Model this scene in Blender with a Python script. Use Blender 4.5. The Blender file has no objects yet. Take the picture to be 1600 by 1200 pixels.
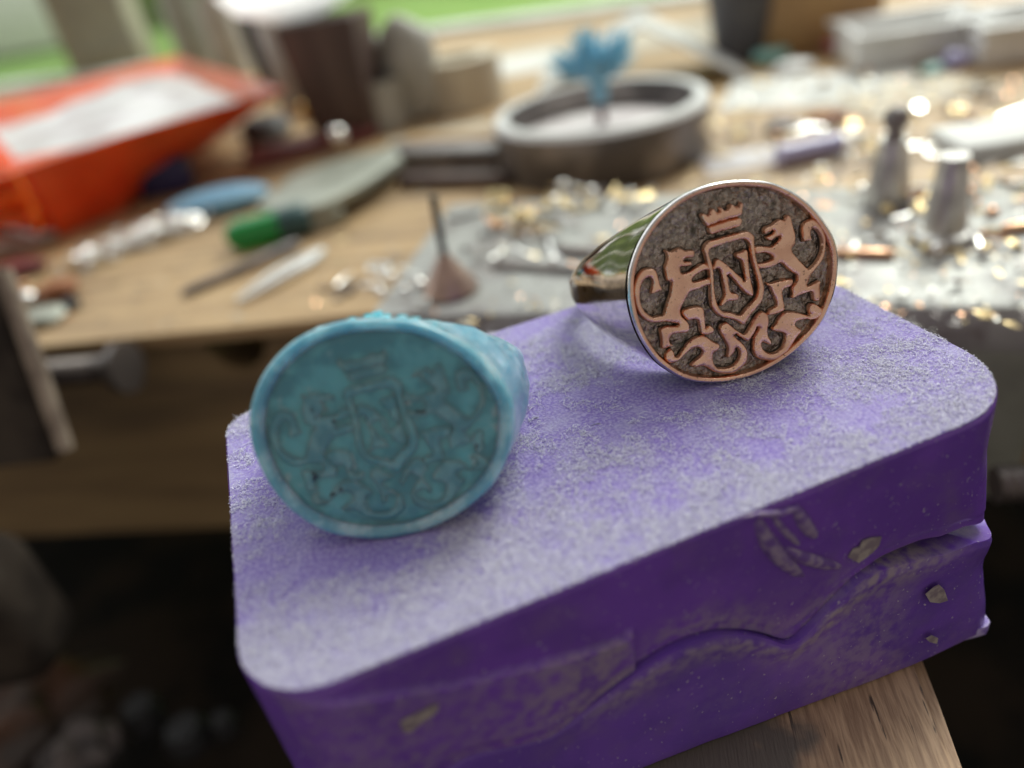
# A jeweller's bench seen close up: a signet ring and its blue wax on a purple mould.  1 unit = 1 cm.
import bpy, bmesh, math, random
import numpy as np
from mathutils import Vector, Matrix, noise
from mathutils.geometry import delaunay_2d_cdt
rnd = random.Random(7)
PI = math.pi
SC = bpy.context.scene
COL = SC.collection
SC.unit_settings.scale_length = 0.01

# ------------------------------------------------------------------ camera
F_PX, CAM_H = 1160.0, 4.0
ROT = np.array([[0.92550, -0.31489, 0.21051], [-0.34376, -0.46500, 0.81585], [-0.15901, -0.82743, -0.53860]])
CAM = np.array([0, 0, CAM_H])
cam = bpy.data.cameras.new('camera'); cam_o = bpy.data.objects.new('camera', cam); COL.objects.link(cam_o)
X, Y, Z = ROT[:, 0], -ROT[:, 1], -ROT[:, 2]
cam_o.matrix_world = Matrix(((X[0], Y[0], Z[0], 0), (X[1], Y[1], Z[1], 0), (X[2], Y[2], Z[2], CAM_H), (0, 0, 0, 1)))
cam.sensor_width = 36.0; cam.lens = F_PX / 1600 * 36
cam.clip_start = 0.1; cam.clip_end = 5000
cam.dof.use_dof = True
cam.dof.focus_distance = 6.80
cam.dof.aperture_fstop = cam.lens * 1e-3 / (2 * 0.12)
SC.camera = cam_o

def ray(px, py):
    return ROT @ (np.array([px - 800.0, py - 600.0, F_PX]) / F_PX)
def at(px, py, z=-3.0):
    r = ray(px, py); p = CAM + r * ((z - CAM_H) / r[2]); return Vector(p)
def scale_at(p):                                   # pixels per cm at a point
    return F_PX / float((ROT.T @ (np.array(p) - CAM))[2])

# ------------------------------------------------------------------ light: room ambience + lamps; the sky outside is built below
W = bpy.data.worlds.new('World'); SC.world = W; W.use_nodes = True
W.node_tree.nodes['Background'].inputs[0].default_value = (1.0, 0.90, 0.82, 1)
W.node_tree.nodes['Background'].inputs[1].default_value = 0.37
SKY_STRENGTH = 1.75
def area(name, loc, target, size, watts, col):
    l = bpy.data.lights.new(name, 'AREA'); l.energy = watts; l.size = size; l.color = col
    o = bpy.data.objects.new(name, l); COL.objects.link(o); o.location = loc
    o.rotation_euler = (Vector(target) - Vector(loc)).to_track_quat('-Z', 'Y').to_euler(); return o
area('back_right_daylight', (90, 82, 105), (4, 10, -2), 85, 132000, (1.0, 0.98, 0.92))      # unseen source added at the back right, for glints and directional shadows
area('garden_daylight', (330, 250, 420), (-80, 640, 30), 240, 4200000, (1.0, 1.0, 0.96))  # daylight falling on the garden
SC.view_settings.view_transform = 'Standard'; SC.view_settings.look = 'None'
SC.view_settings.exposure = 0.0; SC.view_settings.gamma = 1.0
SC.cycles.use_denoising = True
SC.cycles.max_bounces = 10; SC.cycles.caustics_reflective = False
SC.cycles.sample_clamp_indirect = 12

# ------------------------------------------------------------------ materials
def mat(name, col, rough=0.5, metal=0.0, col2=None, nscale=6.0, lo=0.4, hi=0.6, detail=6.0, bump=0.0, bscale=30.0, stretch=(1, 1, 1),
        sss=0.0, sssr=(0.1, 0.1, 0.1), rough2=None, coat=0.0, trans=0.0, sheen=0.0, spots=None, sscale=40.0, slo=0.6, shi=0.7, spec=0.5, alpha=1.0, ior=1.45, rot=0.0, burn=None, bdist=0.02, specks=None, dust=None):
    m = bpy.data.materials.new(name); m.use_nodes = True
    nt = m.node_tree; N = nt.nodes; L = nt.links; b = N['Principled BSDF']
    b.inputs['Base Color'].default_value = (*col, 1); b.inputs['Roughness'].default_value = rough; b.inputs['Metallic'].default_value = metal
    b.inputs['Coat Weight'].default_value = coat; b.inputs['Transmission Weight'].default_value = trans; b.inputs['Specular IOR Level'].default_value = spec
    b.inputs['Sheen Weight'].default_value = sheen; b.inputs['Alpha'].default_value = alpha; b.inputs['IOR'].default_value = ior
    if sss:
        b.inputs['Subsurface Weight'].default_value = sss; b.inputs['Subsurface Radius'].default_value = sssr; b.inputs['Subsurface Scale'].default_value = 1.0
    tc = N.new('ShaderNodeTexCoord'); mp = N.new('ShaderNodeMapping'); mp.inputs['Scale'].default_value = stretch
    if rot:
        mr_ = N.new('ShaderNodeMapping'); mr_.inputs['Rotation'].default_value = (0, 0, rot); L.new(tc.outputs['Object'], mr_.inputs['Vector']); L.new(mr_.outputs[0], mp.inputs['Vector'])
    if not rot: L.new(tc.outputs['Object'], mp.inputs['Vector'])
    def noise_ramp(sc, lo, hi, det=detail):
        n = N.new('ShaderNodeTexNoise'); n.inputs['Scale'].default_value = sc; n.inputs['Detail'].default_value = det
        L.new(mp.outputs[0], n.inputs['Vector'])
        r = N.new('ShaderNodeMapRange'); r.interpolation_type = 'SMOOTHSTEP'
        r.inputs['From Min'].default_value = lo; r.inputs['From Max'].default_value = hi
        L.new(n.outputs['Fac'], r.inputs['Value']); return r.outputs['Result']
    colsock = None
    if col2 is not None:
        f = noise_ramp(nscale, lo, hi)
        mx = N.new('ShaderNodeMix'); mx.data_type = 'RGBA'; L.new(f, mx.inputs[0])
        mx.inputs[6].default_value = (*col, 1); mx.inputs[7].default_value = (*col2, 1); colsock = mx.outputs[2]
        if rough2 is not None:
            mr = N.new('ShaderNodeMix'); mr.data_type = 'FLOAT'; L.new(f, mr.inputs[0]); mr.inputs[2].default_value = rough; mr.inputs[3].default_value = rough2
            L.new(mr.outputs[0], b.inputs['Roughness'])
    if spots is not None:
        f = noise_ramp(sscale, slo, shi)
        mx = N.new('ShaderNodeMix'); mx.data_type = 'RGBA'; L.new(f, mx.inputs[0])
        if colsock: L.new(colsock, mx.inputs[6])
        else: mx.inputs[6].default_value = (*col, 1)
        mx.inputs[7].default_value = (*spots, 1); colsock = mx.outputs[2]
    if dust:                                            # dirt that settled along the cut, stored on the mesh
        at_ = N.new('ShaderNodeAttribute'); at_.attribute_name = 'dust'; f = noise_ramp(9.0, 0.30, 0.66, 8.0)
        ma = N.new('ShaderNodeMath'); ma.operation = 'MULTIPLY'; L.new(at_.outputs['Fac'], ma.inputs[0]); L.new(f, ma.inputs[1])
        mx = N.new('ShaderNodeMix'); mx.data_type = 'RGBA'; L.new(ma.outputs[0], mx.inputs[0]); L.new(colsock, mx.inputs[6]); mx.inputs[7].default_value = (*dust, 1); colsock = mx.outputs[2]
    if specks:                                          # fine pale grit
        f = noise_ramp(specks[1], 0.68, 0.74, 2.0)
        mx = N.new('ShaderNodeMix'); mx.data_type = 'RGBA'; L.new(f, mx.inputs[0]); L.new(colsock, mx.inputs[6]); mx.inputs[7].default_value = (*specks[0], 1); colsock = mx.outputs[2]
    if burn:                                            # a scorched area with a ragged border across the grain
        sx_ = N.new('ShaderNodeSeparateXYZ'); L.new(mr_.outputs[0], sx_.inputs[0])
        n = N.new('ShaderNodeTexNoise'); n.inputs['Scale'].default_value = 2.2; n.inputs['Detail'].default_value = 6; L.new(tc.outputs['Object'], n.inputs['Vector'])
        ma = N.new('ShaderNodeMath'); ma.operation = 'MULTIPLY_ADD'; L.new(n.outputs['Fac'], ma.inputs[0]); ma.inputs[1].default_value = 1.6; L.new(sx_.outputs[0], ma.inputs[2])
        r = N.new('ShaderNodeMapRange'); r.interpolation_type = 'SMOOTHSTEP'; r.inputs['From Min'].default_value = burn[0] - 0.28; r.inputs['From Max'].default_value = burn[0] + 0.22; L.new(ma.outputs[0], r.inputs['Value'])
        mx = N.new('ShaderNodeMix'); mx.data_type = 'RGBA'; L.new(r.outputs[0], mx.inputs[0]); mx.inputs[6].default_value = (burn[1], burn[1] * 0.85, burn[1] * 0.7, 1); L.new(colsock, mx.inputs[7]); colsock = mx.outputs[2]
    if colsock: L.new(colsock, b.inputs['Base Color'])
    if bump:
        n = N.new('ShaderNodeTexNoise'); n.inputs['Scale'].default_value = bscale; n.inputs['Detail'].default_value = 8
        L.new(mp.outputs[0], n.inputs['Vector'])
        bp_ = N.new('ShaderNodeBump'); bp_.inputs['Strength'].default_value = bump; bp_.inputs['Distance'].default_value = bdist
        L.new(n.outputs['Fac'], bp_.inputs['Height']); L.new(bp_.outputs[0], b.inputs['Normal'])
    return m

BANG = math.atan2(-0.4430, 0.8965)
M = {}
M['silver'] = mat('polished_silver', (0.70, 0.67, 0.655), 0.07, 1.0, rough2=0.11, col2=(0.59, 0.565, 0.555), nscale=9, bump=0.03, bscale=60)
M['copper'] = mat('worn_copper_tint', (0.92, 0.60, 0.43), 0.20, 1.0, col2=(0.78, 0.47, 0.33), nscale=5, lo=0.35, hi=0.7, rough2=0.36, bump=0.35, bscale=40, spots=(0.16, 0.10, 0.075), sscale=36, slo=0.63, shi=0.72)  # copper tint for the crest and rim of the silver ring
M['oxide'] = mat('dark_oxidised_metal', (0.29, 0.26, 0.225), 0.30, 0.95, col2=(0.47, 0.42, 0.36), nscale=26, lo=0.38, hi=0.66, rough2=0.22, bump=1.0, bscale=16, bdist=0.06, spots=(0.12, 0.12, 0.10), sscale=9, slo=0.50, shi=0.72)
M['wax'] = mat('blue_wax', (0.07, 0.29, 0.375), 0.22, coat=0.5, col2=(0.125, 0.44, 0.53), nscale=4, sss=1.0, sssr=(0.06, 0.22, 0.27), bump=0.35, bscale=12, spots=(0.26, 0.47, 0.54), sscale=7, slo=0.60, shi=0.74)
M['wax_rim'] = mat('frosted_blue_wax', (0.14, 0.34, 0.46), 0.28, coat=0.5, col2=(0.34, 0.53, 0.65), nscale=5, lo=0.42, hi=0.66, sss=0.9, sssr=(0.08, 0.30, 0.36), bump=0.4, bscale=20, spots=(0.45, 0.60, 0.66), sscale=24, slo=0.60, shi=0.72)
M['wax_relief'] = mat('rubbed_blue_wax', (0.09, 0.275, 0.355), 0.25, coat=0.5, col2=(0.16, 0.37, 0.45), nscale=6, sss=1.0, sssr=(0.06, 0.20, 0.25), bump=0.4, bscale=20, spots=(0.015, 0.05, 0.07), sscale=9, slo=0.66, shi=0.70)
M['purple'] = mat('purple_silicone', (0.18, 0.072, 0.43), 0.25, col2=(0.145, 0.06, 0.36), nscale=1.3, sss=0.6, sssr=(0.13, 0.045, 0.24), bump=0.25, bscale=18, spots=(0.18, 0.115, 0.28), sscale=3.0, slo=0.46, shi=1.0, specks=((0.38, 0.33, 0.44), 26), dust=(0.29, 0.23, 0.32))
M['purple_low'] = mat('dusty_purple_silicone', (0.165, 0.075, 0.42), 0.27, col2=(0.135, 0.065, 0.36), nscale=1.6, sss=0.35, sssr=(0.10, 0.05, 0.22), bump=0.2, bscale=22, spots=(0.18, 0.115, 0.29), sscale=2.6, slo=0.46, shi=1.0, specks=((0.40, 0.35, 0.46), 24), dust=(0.34, 0.28, 0.35))
M['fin'] = mat('pale_purple_edge', (0.20, 0.13, 0.45), 0.5, col2=(0.42, 0.36, 0.62), nscale=20, bump=0.6)
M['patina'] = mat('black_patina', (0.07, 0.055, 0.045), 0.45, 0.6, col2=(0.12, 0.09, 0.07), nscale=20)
M['bowl'] = mat('milky_glass', (0.85, 0.86, 0.86), 0.3, sss=1.0, sssr=(1.5, 1.5, 1.5))
M['purple_dust'] = mat('chalky_purple', (0.13, 0.065, 0.27), 0.45, col2=(0.27, 0.21, 0.33), nscale=12, bump=0.3)
M['top'] = mat('linty_purple', (0.17, 0.105, 0.42), 0.6, col2=(0.34, 0.29, 0.55), nscale=34, lo=0.36, hi=0.70, detail=12, sheen=0.3, bump=0.6, bscale=40, spots=(0.40, 0.38, 0.56), sscale=3.0, slo=0.40, shi=1.0, sss=0.25, sssr=(0.1, 0.06, 0.25))
M['lint'] = mat('white_lint', (0.66, 0.65, 0.75), 0.8, sheen=0.5)
M['cone'] = mat('brown_cone_metal', (0.50, 0.36, 0.29), 0.33, 0.8, col2=(0.40, 0.29, 0.24), nscale=3)
M['flake'] = mat('cream_flake', (0.34, 0.30, 0.28), 0.7, col2=(0.20, 0.16, 0.19), nscale=9, bump=0.3)
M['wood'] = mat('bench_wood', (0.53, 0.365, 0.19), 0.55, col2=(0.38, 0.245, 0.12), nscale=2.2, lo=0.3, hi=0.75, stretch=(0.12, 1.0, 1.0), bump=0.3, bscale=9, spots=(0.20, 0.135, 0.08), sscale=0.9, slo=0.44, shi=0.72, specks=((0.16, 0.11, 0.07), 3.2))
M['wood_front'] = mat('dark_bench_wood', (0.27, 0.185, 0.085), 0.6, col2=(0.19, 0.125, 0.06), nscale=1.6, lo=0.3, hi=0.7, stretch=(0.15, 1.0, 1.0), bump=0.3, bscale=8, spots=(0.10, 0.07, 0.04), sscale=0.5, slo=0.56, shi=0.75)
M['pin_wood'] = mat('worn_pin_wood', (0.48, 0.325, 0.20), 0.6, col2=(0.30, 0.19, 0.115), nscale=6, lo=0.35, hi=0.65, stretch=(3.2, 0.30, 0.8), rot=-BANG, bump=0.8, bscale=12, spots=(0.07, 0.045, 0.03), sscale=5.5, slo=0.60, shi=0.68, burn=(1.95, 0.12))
M['steel'] = mat('grey_steel', (0.62, 0.60, 0.56), 0.32, 0.85, col2=(0.42, 0.40, 0.38), nscale=2.5, rough2=0.45, bump=0.1)
M['plate'] = mat('scuffed_steel_plate', (0.40, 0.40, 0.37), 0.5, 0.3, col2=(0.31, 0.30, 0.285), nscale=1.1, lo=0.35, hi=0.7, rough2=0.55, bump=0.15, bscale=6, spots=(0.22, 0.195, 0.18), sscale=1.6, slo=0.52, shi=0.75)
M['iron'] = mat('dark_iron', (0.16, 0.145, 0.14), 0.45, 0.7, col2=(0.26, 0.22, 0.205), nscale=1.5, bump=0.3, bscale=10)
M['bright'] = mat('bright_silver', (0.86, 0.84, 0.80), 0.24, 1.0)
M['gold'] = mat('gold_scrap', (0.72, 0.56, 0.30), 0.30, 1.0)
M['brass'] = mat('brass', (0.75, 0.50, 0.16), 0.3, 1.0)
M['coppery'] = mat('copper_scrap', (0.72, 0.42, 0.26), 0.25, 1.0)
M['black'] = mat('black_plastic', (0.018, 0.018, 0.02), 0.4)
M['char'] = mat('charcoal_plastic', (0.06, 0.055, 0.06), 0.5, col2=(0.075, 0.07, 0.07), nscale=1)
M['white'] = mat('white_plastic', (0.78, 0.78, 0.76), 0.4, col2=(0.70, 0.70, 0.68), nscale=0.6)
M['paper'] = mat('white_paper', (0.74, 0.74, 0.70), 0.8, col2=(0.62, 0.62, 0.57), nscale=0.5)
M['cream'] = mat('cream_card', (0.58, 0.52, 0.40), 0.7, col2=(0.50, 0.44, 0.34), nscale=0.7)
M['beige'] = mat('beige_card', (0.34, 0.31, 0.225), 0.7, col2=(0.29, 0.26, 0.19), nscale=0.4)
M['grey'] = mat('grey_plastic', (0.36, 0.35, 0.31), 0.5, col2=(0.44, 0.43, 0.39), nscale=0.8)
M['brown'] = mat('brown_wood', (0.115, 0.075, 0.06), 0.5, col2=(0.08, 0.05, 0.042), nscale=0.8, stretch=(1, 1, 0.2))
M['orangebox'] = mat('tan_card', (0.42, 0.26, 0.11), 0.6, col2=(0.36, 0.22, 0.10), nscale=0.6)
M['maroon'] = mat('maroon_leather', (0.20, 0.055, 0.05), 0.5, col2=(0.15, 0.04, 0.04), nscale=1.2)
M['red'] = mat('red_orange_plastic', (0.74, 0.125, 0.025), 0.32, col2=(0.66, 0.09, 0.016), nscale=0.6, sss=0.3, sssr=(0.5, 0.1, 0.03), coat=0.3)
M['bag'] = mat('milky_film', (0.70, 0.68, 0.68), 0.3, col2=(0.48, 0.43, 0.43), nscale=0.5)
M['blue'] = mat('blue_modelling_wax', (0.14, 0.30, 0.44), 0.45, col2=(0.20, 0.37, 0.50), nscale=2, sss=0.3, sssr=(0.05, 0.1, 0.15))
M['bristle'] = mat('blue_bristle', (0.28, 0.55, 0.70), 0.5, sss=0.2, sssr=(0.05, 0.15, 0.2))
M['stem'] = mat('dark_red_shank', (0.13, 0.045, 0.055), 0.4)
M['navy'] = mat('navy_plastic', (0.03, 0.025, 0.09), 0.5)
M['green'] = mat('green_glass', (0.0, 0.36, 0.06), 0.12, trans=0.35, coat=0.5)
M['teal'] = mat('dark_teal_plastic', (0.035, 0.085, 0.085), 0.35)
M['pink'] = mat('pink_cloth', (0.55, 0.17, 0.20), 0.8, col2=(0.45, 0.13, 0.16), nscale=2)
M['aqua'] = mat('aqua_plastic', (0.22, 0.42, 0.38), 0.4)
M['dish'] = mat('dull_dish_steel', (0.11, 0.10, 0.10), 0.42, 0.5, col2=(0.34, 0.31, 0.295), nscale=0.55, lo=0.4, hi=0.7)
M['powder'] = mat('pinkish_powder', (0.58, 0.52, 0.51), 0.9, col2=(0.70, 0.66, 0.63), nscale=1.5)
M['bolt'] = mat('worn_bolt_steel', (0.13, 0.11, 0.10), 0.45, 0.6)
M['jaw_edge'] = mat('lit_jaw_edge', (0.36, 0.29, 0.22), 0.5, col2=(0.22, 0.17, 0.13), nscale=2)
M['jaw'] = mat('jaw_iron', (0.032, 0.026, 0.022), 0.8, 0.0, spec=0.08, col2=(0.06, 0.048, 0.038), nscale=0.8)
M['leather'] = mat('shaded_leather', (0.030, 0.022, 0.017), 0.8, spec=0.08, col2=(0.010, 0.010, 0.010), nscale=0.25, bump=0.4, bscale=3)  # near-black base: the shade below the bench is partly in this colour
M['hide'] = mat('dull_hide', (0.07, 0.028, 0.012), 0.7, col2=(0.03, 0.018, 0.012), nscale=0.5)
M['orange'] = mat('orange_leather', (0.35, 0.13, 0.045), 0.6, col2=(0.25, 0.09, 0.035), nscale=0.6)
M['leatherpale'] = mat('dimmed_rag', (0.11, 0.09, 0.085), 0.9, col2=(0.03, 0.026, 0.026), nscale=1.4)
M['lilac'] = mat('lilac_bead', (0.40, 0.38, 0.62), 0.2, coat=0.5)
M['olive'] = mat('olive_steel', (0.30, 0.31, 0.255), 0.4, 0.4, col2=(0.36, 0.37, 0.31), nscale=0.8)
M['lawn'] = mat('lawn_grass', (0.175, 0.30, 0.075), 0.9, col2=(0.23, 0.36, 0.115), nscale=0.012, lo=0.3, hi=0.7, spec=0.1)
M['hedge'] = mat('hedge_leaves', (0.10, 0.15, 0.035), 0.8, col2=(0.24, 0.29, 0.10), nscale=0.03, spec=0.1)
M['dull'] = mat('dull_filings', (0.55, 0.53, 0.48), 0.38, 0.9)
M['dullgold'] = mat('dull_gold_filings', (0.60, 0.46, 0.24), 0.36, 0.9)
M['frame'] = mat('white_painted_wood', (0.72, 0.73, 0.69), 0.5, col2=(0.62, 0.63, 0.58), nscale=0.3)
def emit(name, col, s):
    m = bpy.data.materials.new(name); m.use_nodes = True; nt = m.node_tree; nt.nodes.clear()
    e = nt.nodes.new('ShaderNodeEmission'); e.inputs[0].default_value = (*col, 1); e.inputs[1].default_value = s
    o = nt.nodes.new('ShaderNodeOutputMaterial'); nt.links.new(e.outputs[0], o.inputs[0]); return m
M['sky'] = emit('overcast_sky', (0.93, 0.98, 1.0), SKY_STRENGTH)
def glass():
    m = bpy.data.materials.new('window_glass'); m.use_nodes = True; nt = m.node_tree; N = nt.nodes; N.clear()
    t = N.new('ShaderNodeBsdfTransparent'); t.inputs[0].default_value = (0.96, 0.98, 0.97, 1); g = N.new('ShaderNodeBsdfGlossy'); g.inputs[1].default_value = 0.02
    mx = N.new('ShaderNodeMixShader'); mx.inputs[0].default_value = 0.05; o = N.new('ShaderNodeOutputMaterial')
    nt.links.new(t.outputs[0], mx.inputs[1]); nt.links.new(g.outputs[0], mx.inputs[2]); nt.links.new(mx.outputs[0], o.inputs[0]); return m
M['glass'] = glass()

# ------------------------------------------------------------------ mesh helpers
def smooth(a, b, x):
    t = max(0.0, min(1.0, (x - a) / (b - a))); return t * t * (3 - 2 * t)
def nz(x, y, z=0.0): return noise.noise(Vector((x, y, z)))
def mesh(name, V, Fs, m, angle=40):
    me = bpy.data.meshes.new(name); me.from_pydata([tuple(v) for v in V], [], Fs); me.validate()
    if isinstance(m, (list, tuple)):
        for k in m: me.materials.append(k)
    elif m: me.materials.append(m)
    me.shade_smooth()
    if angle: me.set_sharp_from_angle(angle=math.radians(angle))
    return me
def tag(o, label=None, cat=None, group=None, kind=None):
    if label: o['label'] = label
    if cat: o['category'] = cat
    if group: o['group'] = group
    if kind: o['kind'] = kind
    return o
def thing(name, label, cat, loc=(0, 0, 0), group=None, rz=0.0):
    o = bpy.data.objects.new(name, None); COL.objects.link(o); o.location = loc; o.rotation_euler = (0, 0, rz); o.empty_display_size = 0.2
    return tag(o, label, cat, group)
def part(name, VF, m, parent=None, angle=40, loc=None):
    o = bpy.data.objects.new(name, mesh(name, VF[0], VF[1], m, angle)); COL.objects.link(o)
    if parent: o.parent = parent
    if loc is not None: o.location = loc
    return o
def single(name, VF, m, label, cat, group=None, kind=None, loc=None, angle=40):
    return tag(part(name, VF, m, None, angle, loc), label, cat, group, kind)
def xf(VF, mtx): return [mtx @ Vector(v) for v in VF[0]], VF[1]
def mv(VF, d): d = Vector(d); return [Vector(v) + d for v in VF[0]], VF[1]
def rz(VF, a): return xf(VF, Matrix.Rotation(a, 4, 'Z'))
def join(*L):
    V, Fs = [], []
    for v, f in L:
        n = len(V); V += list(v); Fs += [tuple(i + n for i in q) for q in f]
    return V, Fs
def box(sx, sy, sz, r=0.0, seg=2):                    # base at z=0, centred in x, y
    bm = bmesh.new(); bmesh.ops.create_cube(bm, size=1.0)
    for v in bm.verts: v.co = Vector((v.co.x * sx, v.co.y * sy, (v.co.z + 0.5) * sz))
    if r: bmesh.ops.bevel(bm, geom=bm.edges[:], offset=r, segments=seg, affect='EDGES', profile=0.5)
    bm.verts.index_update()
    out = [v.co.copy() for v in bm.verts], [tuple(v.index for v in f.verts) for f in bm.faces]; bm.free(); return out
def prism(poly, z0, z1, r=0.0, taper=1.0):
    bm = bmesh.new(); n = len(poly)
    cx = sum(p[0] for p in poly) / n; cy = sum(p[1] for p in poly) / n
    a = [bm.verts.new((p[0], p[1], z0)) for p in poly]; b = [bm.verts.new((cx + (p[0] - cx) * taper, cy + (p[1] - cy) * taper, z1)) for p in poly]
    bm.faces.new(a[::-1]); bm.faces.new(b)
    for i in range(n): bm.faces.new((a[i], a[(i + 1) % n], b[(i + 1) % n], b[i]))
    bmesh.ops.recalc_face_normals(bm, faces=bm.faces[:])
    if r: bmesh.ops.bevel(bm, geom=bm.edges[:], offset=r, segments=2, affect='EDGES', profile=0.5)
    bm.verts.index_update()
    out = [v.co.copy() for v in bm.verts], [tuple(v.index for v in f.verts) for f in bm.faces]; bm.free(); return out
def lathe(prof, n=32):                                # profile of (r, z), closed on the axis where r == 0
    V, Fs, rows = [], [], []
    for r, z in prof:
        if r < 1e-6: rows.append([len(V)]); V.append(Vector((0, 0, z)))
        else:
            rows.append(list(range(len(V), len(V) + n)))
            V += [Vector((r * math.cos(2 * PI * k / n), r * math.sin(2 * PI * k / n), z)) for k in range(n)]
    for A, B in zip(rows, rows[1:]):
        for k in range(n):
            k2 = (k + 1) % n
            if len(A) == 1 and len(B) == 1: break
            if len(A) == 1: Fs.append((A[0], B[k2], B[k]))
            elif len(B) == 1: Fs.append((A[k], A[k2], B[0]))
            else: Fs.append((A[k], A[k2], B[k2], B[k]))
    return V, [f[::-1] for f in Fs] if prof[0][1] > prof[-1][1] else Fs
def tube(path, rad, n=8, caps=True):
    P = [Vector(p) for p in path]; R = rad if isinstance(rad, (list, tuple)) else [rad] * len(P)
    V, Fs = [], []; up = Vector((0.13, 0.31, 0.94)).normalized()
    for i, p in enumerate(P):
        t = (P[min(i + 1, len(P) - 1)] - P[max(i - 1, 0)]).normalized()
        a = t.cross(up)
        if a.length < 1e-3: a = t.cross(Vector((1, 0, 0)))
        a.normalize(); b = t.cross(a)
        V += [p + (a * math.cos(2 * PI * k / n) + b * math.sin(2 * PI * k / n)) * R[i] for k in range(n)]
    for i in range(len(P) - 1):
        for k in range(n):
            k2 = (k + 1) % n; Fs.append((i * n + k, i * n + k2, (i + 1) * n + k2, (i + 1) * n + k))
    if caps: Fs.append(tuple(range(n))[::-1]); Fs.append(tuple(range((len(P) - 1) * n, len(P) * n)))
    return V, Fs
def blob(rx, ry, rz_, amp=0.0, f=1.0, seed=0.0, sub=3):   # base at z = 0
    bm = bmesh.new(); bmesh.ops.create_icosphere(bm, subdivisions=sub, radius=1.0)
    for v in bm.verts:
        k = 1 + amp * nz(v.co.x * f + seed, v.co.y * f, v.co.z * f - seed)
        v.co = Vector((v.co.x * rx * k, v.co.y * ry * k, max(0.0, v.co.z * rz_ * k + rz_ * 0.8)))
    bm.verts.index_update()
    out = [v.co.copy() for v in bm.verts], [tuple(v.index for v in f.verts) for f in bm.faces]; bm.free(); return out
def torus(R, r, n=14, m=6):
    V = [Vector(((R + r * math.cos(2 * PI * j / m)) * math.cos(2 * PI * i / n), (R + r * math.cos(2 * PI * j / m)) * math.sin(2 * PI * i / n), r * math.sin(2 * PI * j / m))) for i in range(n) for j in range(m)]
    return V, [(i * m + j, ((i + 1) % n) * m + j, ((i + 1) % n) * m + (j + 1) % m, i * m + (j + 1) % m) for i in range(n) for j in range(m)]
def screw_thread(L, r, pitch=0.16, n=20, depth=0.045):   # along +x from the origin
    rows = int(L / pitch * 8); V, Fs = [], []
    for i in range(rows + 1):
        x = L * i / rows
        for k in range(n):
            ph = (x / pitch - k / n) % 1.0
            rr = r - depth * abs(2 * ph - 1); a = 2 * PI * k / n
            V.append(Vector((x, rr * math.cos(a), rr * math.sin(a))))
    for i in range(rows):
        for k in range(n):
            k2 = (k + 1) % n; Fs.append((i * n + k, (i + 1) * n + k, (i + 1) * n + k2, i * n + k2))
    Fs += [tuple(range(n))[::-1], tuple(range(rows * n, rows * n + n))]
    return V, Fs
def ev(name, ob, m, parent=None, tr=None, angle=35):      # bake a curve or modifier stack into a plain mesh part
    dg = bpy.context.evaluated_depsgraph_get(); me = bpy.data.meshes.new_from_object(ob.evaluated_get(dg)); me.name = name
    if tr: me.transform(tr)
    me.materials.clear(); me.materials.append(m); me.shade_smooth(); me.set_sharp_from_angle(angle=math.radians(angle))
    o = bpy.data.objects.new(name, me); COL.objects.link(o)
    if parent: o.parent = parent
    return o

BX, BY = Vector((0.8965, -0.4430, 0)), Vector((0.4430, 0.8965, 0))    # along the bench front, and away from it
B0 = Vector((-6.5, 18.8, -3.0))
BANG = math.atan2(-0.4430, 0.8965)
def bp(a, b, z=0.0): return B0 + BX * a + BY * b + Vector((0, 0, z))

# ------------------------------------------------------------------ the setting: sky, garden, window
def dome():
    V, Fs = [], []; na, ne, Rd = 40, 10, 1500.0
    for i in range(na + 1):
        a = math.radians(-62 + 152 * i / na)
        for j in range(ne + 1):
            e = math.radians(-9 + 84 * j / ne)
            V.append((Rd * math.cos(e) * math.sin(a), Rd * math.cos(e) * math.cos(a), Rd * math.sin(e)))
    for i in range(na):
        for j in range(ne):
            k = i * (ne + 1) + j; Fs.append((k, k + 1, k + ne + 2, k + ne + 1))
    return V, Fs
tag(part('sky', dome(), M['sky']), 'bright overcast sky outside the workshop window', 'sky', kind='structure')
def lawn():
    V, Fs = [], []; n = 24
    for i in range(n + 1):
        for j in range(n + 1):
            p = bp(-1100 + 2200 * i / n, 62 + 900 * j / n, -32 + 3 * nz(i * 0.7, j * 0.7)); V.append(p)
    for i in range(n):
        for j in range(n): k = i * (n + 1) + j; Fs.append((k, k + n + 1, k + n + 2, k + 1))
    return V, Fs
tag(part('lawn', lawn(), M['lawn']), 'sunlit green lawn beyond the workshop window', 'lawn', kind='structure')
def hedge_mesh(a0, a1, b, h, d):
    V, Fs = [], []; na, nb = int((a1 - a0) / 12), 14
    for i in range(na + 1):
        for j in range(nb + 1):
            t = PI * j / nb; a = a0 + (a1 - a0) * i / na
            k = 1 + 0.22 * nz(a * 0.02, j * 0.6, 3) + 0.16 * nz(a * 0.07, j * 1.1, 9)
            V.append(bp(a, b - d * math.cos(t) * k, -32 + h * math.sin(t) ** 0.6 * k))
    for i in range(na):
        for j in range(nb): q = i * (nb + 1) + j; Fs.append((q, q + nb + 1, q + nb + 2, q + 1))
    return V, Fs
single('hedge', hedge_mesh(-1000, 700, 640, 230, 60), M['hedge'], 'long rough green hedge at the far end of the lawn', 'hedge')
WANG = BANG + math.atan2(42.5 - 57.0, 62.0)
gw = Vector(CAM + ray(-40, -10) * 560); gw.z = -32
single('white_backdrop', rz(box(190, 30, 46, 1.0), BANG), M['frame'], 'added white block for the bright patch through the far left window', 'added backdrop', loc=gw)  # added white block, stands in for bright window light at the far left
win = thing('window', 'wide white framed workshop window behind the bench', 'window', bp(-12, 45.0), rz=WANG)
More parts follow.
